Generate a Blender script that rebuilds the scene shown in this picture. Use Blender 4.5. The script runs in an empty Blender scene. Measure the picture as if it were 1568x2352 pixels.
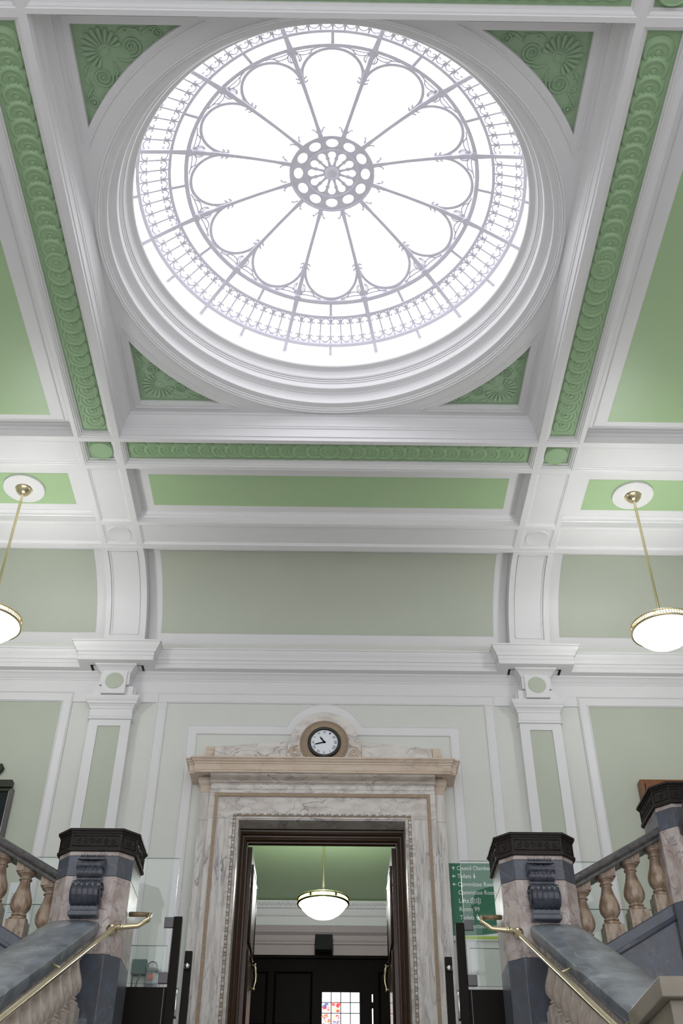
import bpy, math, random
from math import sin, cos, pi, sqrt, radians, atan2
from mathutils import Matrix, Vector
random.seed(4)
C = bpy.context.scene.collection
sc = bpy.context.scene

# ------------------------------------------------------------------ camera
cam = bpy.data.cameras.new('camera'); camo = bpy.data.objects.new('camera', cam); C.objects.link(camo)
cam.sensor_fit = 'VERTICAL'; cam.sensor_height = 36.0; cam.lens = 36.0 * 2377.458 / 2352.0
cam.clip_end = 200
pt, yw_, rl = radians(39.7174), radians(0.5897), radians(0.2857)
F = Vector((sin(yw_) * cos(pt), cos(yw_) * cos(pt), sin(pt)))
R0 = Vector((cos(yw_), -sin(yw_), 0)); U0 = R0.cross(F)
Rr = cos(rl) * R0 + sin(rl) * U0; Ur = -sin(rl) * R0 + cos(rl) * U0
M = Matrix.Identity(4)
for i in range(3):
    M[i][0] = Rr[i]; M[i][1] = Ur[i]; M[i][2] = -F[i]
M[0][3] = 0.055
camo.matrix_world = M
sc.camera = camo

# ------------------------------------------------------------------ daylight and exposure
w = bpy.data.worlds.new('daylight'); sc.world = w; w.use_nodes = True
w.node_tree.nodes['Background'].inputs[0].default_value = (0.955, 0.955, 1.0, 1)
w.node_tree.nodes['Background'].inputs[1].default_value = 1.35
sc.view_settings.view_transform = 'Standard'; sc.view_settings.look = 'None'
sc.view_settings.exposure = 0.12; sc.view_settings.gamma = 1.0
sc.view_settings.use_curve_mapping = False
SKYLIGHT = 1.9
LAMP = 7.0

# ------------------------------------------------------------------ materials
def mat(name, col, rough=0.6, metal=0.0, noise=0.0, nscale=8.0, bump=0.0, bscale=60.0, emit=None, coat=0.0, spec=0.5):
    m = bpy.data.materials.new(name); m.use_nodes = True
    nt = m.node_tree; b = nt.nodes['Principled BSDF']
    b.inputs['Base Color'].default_value = (*col, 1); b.inputs['Roughness'].default_value = rough
    b.inputs['Metallic'].default_value = metal
    b.inputs['Coat Weight'].default_value = coat; b.inputs['Specular IOR Level'].default_value = spec
    tc = nt.nodes.new('ShaderNodeTexCoord')
    if noise:
        n = nt.nodes.new('ShaderNodeTexNoise'); n.inputs['Scale'].default_value = nscale; n.inputs['Detail'].default_value = 5
        nt.links.new(tc.outputs['Object'], n.inputs['Vector'])
        r = nt.nodes.new('ShaderNodeMix'); r.data_type = 'RGBA'
        r.inputs[6].default_value = (*[c * (1 - noise) for c in col], 1)
        r.inputs[7].default_value = (*[min(1, c * (1 + noise)) for c in col], 1)
        nt.links.new(n.outputs['Fac'], r.inputs[0]); nt.links.new(r.outputs[2], b.inputs['Base Color'])
    if bump:
        n2 = nt.nodes.new('ShaderNodeTexNoise'); n2.inputs['Scale'].default_value = bscale; n2.inputs['Detail'].default_value = 4
        nt.links.new(tc.outputs['Object'], n2.inputs['Vector'])
        bp = nt.nodes.new('ShaderNodeBump'); bp.inputs['Strength'].default_value = bump; bp.inputs['Distance'].default_value = 0.01
        nt.links.new(n2.outputs['Fac'], bp.inputs['Height']); nt.links.new(bp.outputs[0], b.inputs['Normal'])
    if emit:
        b.inputs['Emission Color'].default_value = (*emit[0], 1); b.inputs['Emission Strength'].default_value = emit[1]
    return m

def marble(name, base, vein, scale=(3, 3, 1), rough=0.25, amount=0.5, tint=None, vs=2.2):
    m = bpy.data.materials.new(name); m.use_nodes = True
    nt = m.node_tree; b = nt.nodes['Principled BSDF']; b.inputs['Roughness'].default_value = rough
    L = nt.links.new
    tc = nt.nodes.new('ShaderNodeTexCoord'); mp = nt.nodes.new('ShaderNodeMapping'); mp.inputs['Scale'].default_value = scale
    L(tc.outputs['Object'], mp.inputs['Vector'])
    n = nt.nodes.new('ShaderNodeTexNoise'); n.inputs['Scale'].default_value = vs; n.inputs['Detail'].default_value = 9; n.inputs['Distortion'].default_value = 1.3
    L(mp.outputs[0], n.inputs['Vector'])
    a = nt.nodes.new('ShaderNodeMath'); a.operation = 'SUBTRACT'; a.inputs[1].default_value = 0.5; L(n.outputs['Fac'], a.inputs[0])
    ab = nt.nodes.new('ShaderNodeMath'); ab.operation = 'ABSOLUTE'; L(a.outputs[0], ab.inputs[0])
    rp = nt.nodes.new('ShaderNodeMapRange'); rp.inputs[1].default_value = 0.0; rp.inputs[2].default_value = 0.035
    rp.inputs[3].default_value = 1; rp.inputs[4].default_value = 0; L(ab.outputs[0], rp.inputs[0])
    n2 = nt.nodes.new('ShaderNodeTexNoise'); n2.inputs['Scale'].default_value = vs * 0.9; n2.inputs['Detail'].default_value = 3
    L(tc.outputs['Object'], n2.inputs['Vector'])
    mr = nt.nodes.new('ShaderNodeMapRange'); mr.inputs[1].default_value = 0.4; mr.inputs[2].default_value = 0.65; L(n2.outputs['Fac'], mr.inputs[0])
    ml = nt.nodes.new('ShaderNodeMath'); ml.operation = 'MULTIPLY'; L(rp.outputs[0], ml.inputs[0]); L(mr.outputs[0], ml.inputs[1])
    ml2 = nt.nodes.new('ShaderNodeMath'); ml2.operation = 'MULTIPLY'; ml2.inputs[1].default_value = amount; L(ml.outputs[0], ml2.inputs[0])
    t = nt.nodes.new('ShaderNodeMix'); t.data_type = 'RGBA'; t.inputs[6].default_value = (*base, 1)
    t.inputs[7].default_value = (*(tint or [c * 0.8 for c in base]), 1)
    n3 = nt.nodes.new('ShaderNodeTexNoise'); n3.inputs['Scale'].default_value = vs * 1.7; n3.inputs['Detail'].default_value = 6
    L(mp.outputs[0], n3.inputs['Vector'])
    m3 = nt.nodes.new('ShaderNodeMapRange'); m3.inputs[1].default_value = 0.42; m3.inputs[2].default_value = 0.62; L(n3.outputs['Fac'], m3.inputs[0])
    L(m3.outputs[0], t.inputs[0])
    mx = nt.nodes.new('ShaderNodeMix'); mx.data_type = 'RGBA'; L(ml2.outputs[0], mx.inputs[0]); L(t.outputs[2], mx.inputs[6])
    mx.inputs[7].default_value = (*vein, 1); L(mx.outputs[2], b.inputs['Base Color'])
    return m

WHITE = mat('white_plaster', (0.80, 0.79, 0.80), 0.42, noise=0.02, nscale=3, bump=0.04, bscale=40)
WALLC = mat('cream_paint', (0.72, 0.73, 0.69), 0.6, noise=0.03, nscale=3, bump=0.03)
SAGE = mat('sage_paint', (0.51, 0.545, 0.455), 0.5, noise=0.04, nscale=2, bump=0.03)
GREEN = mat('green_paint', (0.41, 0.575, 0.32), 0.42, noise=0.04, nscale=2, bump=0.03)
GREENR = mat('green_relief_paint', (0.33, 0.49, 0.28), 0.5, noise=0.06, nscale=4, bump=0.05)
GREENS = mat('green_spandrel_paint', (0.33, 0.47, 0.30), 0.5, noise=0.12, nscale=14, bump=0.5, bscale=22)
IRON = mat('painted_iron', (0.78, 0.77, 0.84), 0.5, noise=0.03)
PANE = mat('lit_skylight_glass', (1, 1, 1), 0.5, emit=((0.97, 0.985, 1.0), SKYLIGHT))
BOWL = mat('lit_opal_glass', (1, 1, 0.98), 0.3, emit=((0.98, 1.0, 0.985), LAMP))
BRASS = mat('polished_brass', (0.80, 0.70, 0.46), 0.22, 1.0, noise=0.08, nscale=9)
MARB = marble('veined_white_marble', (0.74, 0.70, 0.66), (0.16, 0.16, 0.20), (1.2, 1.2, 2.6), 0.28, 0.8, (0.60, 0.54, 0.50), 2.6)
MARBV = marble('vertically_veined_marble', (0.74, 0.71, 0.68), (0.14, 0.14, 0.18), (7, 7, 0.8), 0.28, 0.9, (0.58, 0.53, 0.49), 2.0)
MARBT = marble('tan_marble', (0.68, 0.56, 0.45), (0.24, 0.18, 0.16), (0.9, 1, 2.2), 0.3, 0.6, (0.62, 0.49, 0.38), 2.2)
TANB = mat('tan_carved_marble', (0.40, 0.30, 0.21), 0.5, noise=0.35, nscale=60, bump=0.8, bscale=90)
NEWC = marble('cream_marble', (0.56, 0.50, 0.47), (0.16, 0.13, 0.14), (2, 2, 1.2), 0.2, 0.9, (0.42, 0.34, 0.31), 4)
NEWB = marble('blue_grey_marble', (0.095, 0.10, 0.118), (0.25, 0.26, 0.30), (3, 3, 2), 0.2, 0.35, (0.10, 0.115, 0.15), 3)
COPE = marble('blue_grey_coping_marble', (0.24, 0.275, 0.31), (0.52, 0.55, 0.58), (1.6, 0.9, 1), 0.3, 0.7, (0.155, 0.175, 0.20), 2.6)
DARKM = marble('dark_polished_marble', (0.06, 0.065, 0.085), (0.22, 0.23, 0.27), (4, 4, 4), 0.1, 0.3, (0.035, 0.04, 0.055), 3)
BALM = marble('buff_baluster_marble', (0.44, 0.34, 0.25), (0.15, 0.10, 0.07), (3, 3, 1), 0.2, 0.7, (0.25, 0.17, 0.115), 5)
BALM2 = marble('pale_baluster_marble', (0.60, 0.54, 0.48), (0.3, 0.26, 0.22), (3, 3, 1), 0.22, 0.5, (0.46, 0.38, 0.32), 5)
PEDM = marble('cream_pedestal_stone', (0.30, 0.265, 0.21), (0.22, 0.19, 0.15), (1, 1, 1), 0.4, 0.3, (0.25, 0.22, 0.17), 2)
CAPM = mat('dark_carved_bronze', (0.022, 0.016, 0.015), 0.45, 0.0, spec=0.3, noise=0.4, nscale=30, bump=0.5, bscale=70)
WOOD = mat('dark_mahogany', (0.055, 0.026, 0.013), 0.3, spec=0.4, noise=0.45, nscale=6, coat=0.3)
WOOD2 = mat('nearly_black_panelling', (0.005, 0.003, 0.003), 0.5, spec=0.06, noise=0.3, nscale=4)
WOOD3 = mat('orange_brown_wood', (0.20, 0.075, 0.025), 0.35, noise=0.35, nscale=9)
GATE = mat('dark_brown_gate_wood', (0.010, 0.006, 0.005), 0.55, spec=0.2, noise=0.3, nscale=8)
STEEL = mat('brushed_steel', (0.16, 0.16, 0.165), 0.4, 0.6)
CHROME = mat('chrome', (0.8, 0.8, 0.82), 0.12, 1.0)
BLACK = mat('black_plastic', (0.006, 0.007, 0.007), 0.6, spec=0.2)
SIGNG = mat('sign_green', (0.012, 0.16, 0.075), 0.35, noise=0.05)
SIGNL = mat('sign_lime', (0.42, 0.58, 0.07), 0.4)
SIGNW = mat('sign_white', (0.85, 0.88, 0.86), 0.4)
DIAL = mat('clock_dial_white', (0.82, 0.85, 0.90), 0.3)
STONEF = mat('stone_floor', (0.44, 0.42, 0.41), 0.4, noise=0.1)
INW = mat('mauve_white_plaster', (0.44, 0.37, 0.38), 0.6, noise=0.03)
BOXG = mat('grey_green_metal', (0.12, 0.18, 0.175), 0.45)
BOXG2 = mat('grey_plastic', (0.20, 0.23, 0.23), 0.5)
ORANGE = mat('orange_disc', (0.50, 0.07, 0.015), 0.4)
SILV = mat('grey_frame_metal', (0.13, 0.12, 0.12), 0.35, 0.6)
OLIVE = mat('dark_olive_metal', (0.035, 0.04, 0.025), 0.45, 0.4)
PIC = mat('dark_glossy_picture', (0.010, 0.013, 0.020), 0.12, noise=0.5, nscale=5)
PAPER = mat('white_paper', (0.72, 0.77, 0.78), 0.5)
g = bpy.data.materials.new('clear_glass'); g.use_nodes = True
b_ = g.node_tree.nodes['Principled BSDF']; b_.inputs['Base Color'].default_value = (0.94, 0.985, 0.97, 1)
b_.inputs['Roughness'].default_value = 0.02; b_.inputs['Transmission Weight'].default_value = 1; b_.inputs['IOR'].default_value = 1.45
GLASS = g
ge = mat('green_glass_edge', (0.30, 0.38, 0.36), 0.3)
stained = {}
def stain(col):
    if col not in stained: stained[col] = mat('lit_stained_glass', col, 0.3, emit=(col, 1.1))
    return stained[col]

# ------------------------------------------------------------------ object helpers
def link(o, parent=None):
    C.objects.link(o)
    if parent is not None: o.parent = parent
    return o
def meshobj(name, V, Fc, m, parent=None, smooth=False, loc=None):
    me = bpy.data.meshes.new(name); me.from_pydata([tuple(v) for v in V], [], Fc)
    me.materials.append(m); me.update()
    if smooth: me.polygons.foreach_set('use_smooth', [True] * len(me.polygons))
    o = bpy.data.objects.new(name, me)
    if loc: o.location = loc
    return link(o, parent)
def empty(name, loc=(0, 0, 0)):
    o = bpy.data.objects.new(name, None); o.location = loc; C.objects.link(o); return o
def tag(o, label, cat, group=None):
    o['label'] = label; o['category'] = cat
    if group: o['group'] = group
    return o
def struct(o, label=None):
    o['kind'] = 'structure'
    if label: o['label'] = label
    return o
def copy_tree(o, parent=None):
    c = o.copy(); C.objects.link(c)
    if parent is not None: c.parent = parent
    for ch in list(o.children): copy_tree(ch, c)
    return c
class B:
    def __init__(s): s.v = []; s.f = []
    def add(s, V, Fc):
        n = len(s.v); s.v += [tuple(v) for v in V]; s.f += [tuple(i + n for i in f) for f in Fc]; return s
    def box(s, x0, x1, y0, y1, z0, z1):
        V = [(x, y, z) for z in (z0, z1) for y in (y0, y1) for x in (x0, x1)]
        return s.add(V, [(0, 2, 3, 1), (4, 5, 7, 6), (0, 1, 5, 4), (2, 6, 7, 3), (0, 4, 6, 2), (1, 3, 7, 5)])
    def prism(s, poly, z0, z1, inset0=0, mapf=None):
        n = len(poly); V = [(x, y, z0) for x, y in poly] + [(x, y, z1) for x, y in poly]
        if mapf: V = [mapf(*v) for v in V]
        return s.add(V, [tuple(range(n))[::-1], tuple(range(n, 2 * n))] + [(i, (i + 1) % n, n + (i + 1) % n, n + i) for i in range(n)])
    def lathe(s, prof, n=32, c=(0, 0, 0), axis='z', a0=0, a1=2 * pi):
        full = abs(a1 - a0 - 2 * pi) < 1e-6; k = n if full else n + 1
        V = []
        for r, z in prof:
            for i in range(k):
                a = a0 + (a1 - a0) * i / n
                if axis == 'z': V.append((c[0] + r * cos(a), c[1] + r * sin(a), c[2] + z))
                elif axis == 'x': V.append((c[0] + z, c[1] + r * cos(a), c[2] + r * sin(a)))
                else: V.append((c[0] + r * cos(a), c[1] + z, c[2] + r * sin(a)))
        Fc = []
        for j in range(len(prof) - 1):
            for i in range(n):
                i2 = (i + 1) % k
                Fc.append((j * k + i, j * k + i2, (j + 1) * k + i2, (j + 1) * k + i))
        return s.add(V, Fc)
    def tube(s, pts, r, n=8, closed=False):
        P = [Vector(p) for p in pts]; V = []; m = len(P)
        up = None
        for i, p in enumerate(P):
            if closed: t = (P[(i + 1) % m] - P[i - 1])
            else: t = P[min(i + 1, m - 1)] - P[max(i - 1, 0)]
            t.normalize()
            if up is None: up = Vector((0, 0, 1)) if abs(t.z) < 0.9 else Vector((1, 0, 0))
            a = t.cross(up).normalized(); up = a.cross(t).normalized()
            rr = r[i] if isinstance(r, (list, tuple)) else r
            for k in range(n):
                an = 2 * pi * k / n
                V.append(p + rr * (cos(an) * a + sin(an) * up))
        Fc = []
        for i in range(m if closed else m - 1):
            j = (i + 1) % m
            for k in range(n): Fc.append((i * n + k, i * n + (k + 1) % n, j * n + (k + 1) % n, j * n + k))
        if not closed: Fc += [tuple(range(n))[::-1], tuple((m - 1) * n + k for k in range(n))]
        return s.add(V, Fc)
    def ring(s, prof, x0, x1, y0, y1, z, cap=False):     # mitred moulding round a rectangle: prof = (inset, height)
        V = []
        for d, h in prof: V += [(x0 + d, y0 + d, z + h), (x1 - d, y0 + d, z + h), (x1 - d, y1 - d, z + h), (x0 + d, y1 - d, z + h)]
        Fc = [(j * 4 + i, j * 4 + (i + 1) % 4, j * 4 + 4 + (i + 1) % 4, j * 4 + 4 + i) for j in range(len(prof) - 1) for i in range(4)]
        if cap: k = (len(prof) - 1) * 4; Fc.append((k, k + 1, k + 2, k + 3))
        return s.add(V, Fc)
    def run(s, path, prof, side=1):      # path in plan (x,y); prof = (outward offset, z); outward is to the path's right times side
        n = len(path); P = [Vector(p) for p in path]; N = []
        for i in range(n):
            ns = []
            if i > 0: d = (P[i] - P[i - 1]).normalized(); ns.append(Vector((d.y, -d.x)))
            if i < n - 1: d = (P[i + 1] - P[i]).normalized(); ns.append(Vector((d.y, -d.x)))
            if len(ns) == 1: N.append(ns[0] * side)
            else: q = ns[0] + ns[1]; N.append(q / (1 + ns[0].dot(ns[1])) * side)
        V = [(P[i].x + N[i].x * d, P[i].y + N[i].y * d, z) for d, z in prof for i in range(n)]
        return s.add(V, [(j * n + i, j * n + i + 1, (j + 1) * n + i + 1, (j + 1) * n + i) for j in range(len(prof) - 1) for i in range(n - 1)])
    def sweep(s, path, sec, plane='yz'):   # closed cross-section (u across, h up) along a sloping path; verticals stay vertical
        n = len(sec); V = []
        for p in path:
            for u, h in sec:
                V.append((p[0] + u, p[1], p[2] + h) if plane == 'yz' else (p[0], p[1] + u, p[2] + h))
        Fc = [(j * n + i, j * n + (i + 1) % n, (j + 1) * n + (i + 1) % n, (j + 1) * n + i) for j in range(len(path) - 1) for i in range(n)]
        Fc += [tuple(range(n))[::-1], tuple((len(path) - 1) * n + i for i in range(n))]
        return s.add(V, Fc)
    def bar(s, pts, w, t, mp, closed=False):   # flat iron bar following 2-D points, mapped onto the dome
        m = len(pts); V = []
        for i, p in enumerate(pts):
            a = pts[(i + 1) % m] if (closed or i < m - 1) else p; c = pts[i - 1] if (closed or i > 0) else p
            dx, dy = a[0] - c[0], a[1] - c[1]; L = math.hypot(dx, dy) or 1; nx, ny = -dy / L, dx / L
            ww = (w[i] if isinstance(w, (list, tuple)) else w) / 2
            for sgn in (1, -1):
                x, y = p[0] + sgn * nx * ww, p[1] + sgn * ny * ww
                V.append(mp(x, y, 0)); V.append(mp(x, y, -t))
        Fc = []
        for i in range(m if closed else m - 1):
            j = (i + 1) % m; a, c = i * 4, j * 4
            Fc += [(a, a + 2, c + 2, c), (a + 1, c + 1, c + 3, a + 3), (a, c, c + 1, a + 1), (a + 2, a + 3, c + 3, c + 2)]
        if not closed: k = (m - 1) * 4; Fc += [(0, 1, 3, 2), (k, k + 2, k + 3, k + 1)]
        return s.add(V, Fc)
    def obj(s, name, m, parent=None, smooth=False, loc=None): return meshobj(name, s.v, s.f, m, parent, smooth, loc)

def autosmooth(o, ang=35):
    me = o.data
    try:
        me.polygons.foreach_set('use_smooth', [True] * len(me.polygons)); me.set_sharp_from_angle(angle=radians(ang))
    except Exception: pass
    return o
def bevel(o, w_=0.008, seg=2):
    md = o.modifiers.new('edge', 'BEVEL'); md.width = w_; md.segments = seg; md.limit_method = 'ANGLE'; return o

def fillmesh(loops, t=0.0, mapf=None):   # filled flat shape with holes
    cu = bpy.data.curves.new('shape', 'CURVE'); cu.dimensions = '2D'; cu.fill_mode = 'BOTH'; cu.extrude = t / 2
    for lp in loops:
        sp = cu.splines.new('POLY'); sp.points.add(len(lp) - 1)
        for i, (x, y) in enumerate(lp): sp.points[i].co = (x, y, 0, 1)
        sp.use_cyclic_u = True
    o = bpy.data.objects.new('shape', cu); me = bpy.data.meshes.new_from_object(o)
    V = [tuple(v.co) for v in me.vertices]; Fc = [tuple(p.vertices) for p in me.polygons]
    bpy.data.objects.remove(o); bpy.data.curves.remove(cu); bpy.data.meshes.remove(me)
    if mapf: V = [mapf(*v) for v in V]
    return V, Fc
def rect(x0, x1, y0, y1): return [(x0, y0), (x1, y0), (x1, y1), (x0, y1)]
def circ(cx_, cy_, rx, ry=None, n=24, rot=0):
    ry = ry or rx; out = []
    for i in range(n):
        a = 2 * pi * i / n; x, y = rx * cos(a), ry * sin(a)
        out.append((cx_ + x * cos(rot) - y * sin(rot), cy_ + x * sin(rot) + y * cos(rot)))
    return out
def text(body, width, m, parent, loc, h=None, name='lettering'):
    cu = bpy.data.curves.new('t', 'FONT'); cu.body = body; cu.size = 1; cu.extrude = 0.0; cu.resolution_u = 3
    o = bpy.data.objects.new('t', cu); me = bpy.data.meshes.new_from_object(o)
    xs = [v.co.x for v in me.vertices]; ys = [v.co.y for v in me.vertices]
    sx = width / (max(xs) - min(xs)); sy = h / max(ys) if h else sx; x0 = min(xs)
    V = [((v.co.x - x0) * sx, 0, v.co.y * sy) for v in me.vertices]; Fc = [tuple(p.vertices) for p in me.polygons]
    bpy.data.objects.remove(o); bpy.data.curves.remove(cu); bpy.data.meshes.remove(me)
    return meshobj(name, V, Fc, m, parent, loc=loc)

XO, YC = 0.0, 6.0445         # hall axis, dome centre
S = 8.0                      # soffit height
YW = 11.36                   # end wall plane

# ================================================================== CEILING
sides = (-1, 1)
openings = [(-2.341, 2.341, 3.697, 8.392, 'main'), (-2.341, 2.341, 8.443, 8.837, 'band'), (-2.341, 2.341, 3.26, 3.654, 'band'),
            (-2.341, 2.341, 8.893, 9.870, 'narrow'), (-2.341, 2.341, 9.924, 10.314, 'plain'), (-2.341, 2.341, 2.2, 3.2, 'narrow')]
for s in sides:
    def mx(a, b_, c, d, k): openings.append((min(s * a, s * b_), max(s * a, s * b_), c, d, k))
    mx(2.411, 2.795, 3.725, 8.388, 'band'); mx(2.411, 2.795, 8.443, 8.837, 'square'); mx(2.411, 2.795, 3.26, 3.654, 'square')
    mx(2.411, 2.795, 8.893, 9.870, 'plain'); mx(2.411, 2.795, 9.924, 10.314, 'plainround')
    mx(2.845, 6.4, 3.725, 8.371, 'big'); mx(2.845, 6.4, 8.443, 8.837, 'plain'); mx(2.845, 6.4, 8.893, 9.870, 'narrow')
    mx(2.845, 6.4, 9.924, 10.314, 'plain'); mx(2.845, 6.4, 3.26, 3.654, 'plain'); mx(2.411, 2.795, 2.2, 3.2, 'plain')
    mx(2.845, 6.4, 2.2, 3.2, 'narrow')
V, Fc = fillmesh([rect(-7, 7, -3.0, 10.372)] + [rect(a, b2, c, d) for a, b2, c, d, k in openings], 0, lambda x, y, z: (x, y, S))
cb = B().add(V, Fc)
P_band = [(0, 0), (0.006, 0.010), (0.018, 0.012), (0.022, 0.024), (0.036, 0.032), (0.040, 0.055), (0.052, 0.058), (0.052, 0.075)]
P_plain = [(0, 0), (0.012, 0.004), (0.016, 0.012), (0.03, 0.016), (0.034, 0.022)]
P_narrow = [(0, 0), (0, 0.085), (0.010, 0.09), (0.016, 0.115), (0.034, 0.135), (0.046, 0.14), (0.047, 0.15)]
P_big = [(0, 0), (0, 0.10), (0.012, 0.105), (0.02, 0.13), (0.05, 0.14), (0.06, 0.15)]
P_main = [(0, 0), (0, 0.05), (0.012, 0.052), (0.012, 0.165), (0.024, 0.172), (0.03, 0.19), (0.036, 0.192), (0.042, 0.23), (0.055, 0.27), (0.078, 0.305), (0.092, 0.312), (0.096, 0.335)]
prof = {'band': P_band, 'square': P_band, 'plain': P_plain, 'plainround': P_plain, 'narrow': P_narrow, 'big': P_big, 'main': P_main}
for a, b2, c, d, k in openings: cb.ring(prof[k], a, b2, c, d, S, cap=k in ('plain', 'plainround'))
ceiling = struct(cb.obj('ceiling', WHITE), 'white coffered plaster ceiling with moulded beams')
ZP = S + 0.335
# raised frame lines on the wide borders of narrow and big coffers, and their coloured panels
def panel(name, m, x0, x1, y0, y1, z, parent=ceiling, t=0.012):
    return B().box(x0, x1, y0, y1, z - t, z).obj(name, m, parent)
for a, b2, c, d, k in openings:
    if k == 'narrow':
        B().box(a + .04, b2 - .04, c + .04, d - .04, S + .15, S + .17).obj('coffer_bed', WHITE, ceiling)
        gx0, gx1 = (a + 0.205 if a < 2.8 and a > -3 else a + 0.24), (b2 - 0.205 if b2 > -2.8 and b2 < 3 else b2 - 0.24)
        if a < -3: gx0 = a + 0.24
        if d > 5: panel('green_panel', GREEN, gx0, gx1, c + 0.262, d - 0.157, S + 0.15, t=0.003)
        else: panel('green_panel', GREEN, gx0, gx1, c + 0.2, d - 0.2, S + 0.15, t=0.003)
    if k == 'big':
        B().box(a + .05, b2 - .05, c + .05, d - .05, S + .15, S + .17).obj('coffer_bed', WHITE, ceiling)
        B().ring([(0, 0), (0, -0.006), (0.012, -0.010), (0.016, 0)], a + .10, b2 - .10, c + .10, d - .10, S + .15).obj('moulding', WHITE, ceiling)
        panel('green_panel', GREEN, a + 0.25, b2 - 0.25, c + 0.19, d - 0.19, S + 0.15, t=0.003)
    if k in ('band', 'square'):
        panel('green_bed', GREENR, a + .05, b2 - .05, c + .05, d - .05, S + 0.087)
    if k == 'square':
        xm, ym = (a + b2) / 2 * .994, (c + d) / 2 - .012
        autosmooth(B().lathe([(0, -0.062), (0.118, -0.062), (0.122, -0.066), (0.130, -0.066), (0.134, -0.055), (0.142, -0.045), (0.146, -0.02), (0.156, -0.012), (0.156, 0.002)], 40, (xm, ym, S + 0.087)).obj('roundel', GREENR, ceiling))
    if k == 'plainround':
        xm, ym = (a + b2) / 2, (c + d) / 2
        autosmooth(B().lathe([(0, -0.009), (0.128, -0.009), (0.134, -0.013), (0.142, -0.013), (0.148, 0.002)], 40, (xm, ym, S + 0.022)).obj('roundel', WHITE, ceiling))
# guilloche discs: overlapping coins, stacked towards the middle of each band
coin = B().lathe([(0, -0.022), (0.016, -0.022), (0.020, -0.014), (0.038, -0.013), (0.042, -0.020), (0.048, -0.020), (0.052, -0.013), (0.084, -0.012),
                  (0.090, -0.022), (0.106, -0.023), (0.112, -0.019), (0.116, -0.004), (0.132, 0.004), (0.138, 0.012), (0.139, 0.034)], 32)
cme = autosmooth(coin.obj('guilloche_disc', GREENR, ceiling), 50)
first = [cme]
def disc(x, y, ax, sgn):
    if first: o = first.pop()
    else: o = cme.copy(); C.objects.link(o)
    o.location = (x, y, S + 0.066)
    th = radians(6.0) * sgn
    o.rotation_euler = (0, th, 0) if ax == 'x' else (-th, 0, 0)
for s in sides:
    n = 29; y0, y1 = 3.725 + .23, 8.388 - .23
    for i in range(n):
        y = y0 + (y1 - y0) * i / (n - 1); k = (n - 1) / 2
        disc(s * 2.585, y, 'y', -1 if i < k else (1 if i > k else 0))
for yy in (8.625, 3.445):
    n = 29; x0, x1 = -2.341 + .21, 2.341 - .21
    for i in range(n):
        x = x0 + (x1 - x0) * i / (n - 1); k = (n - 1) / 2
        disc(x, yy, 'x', -1 if i < k else (1 if i > k else 0))

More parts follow.
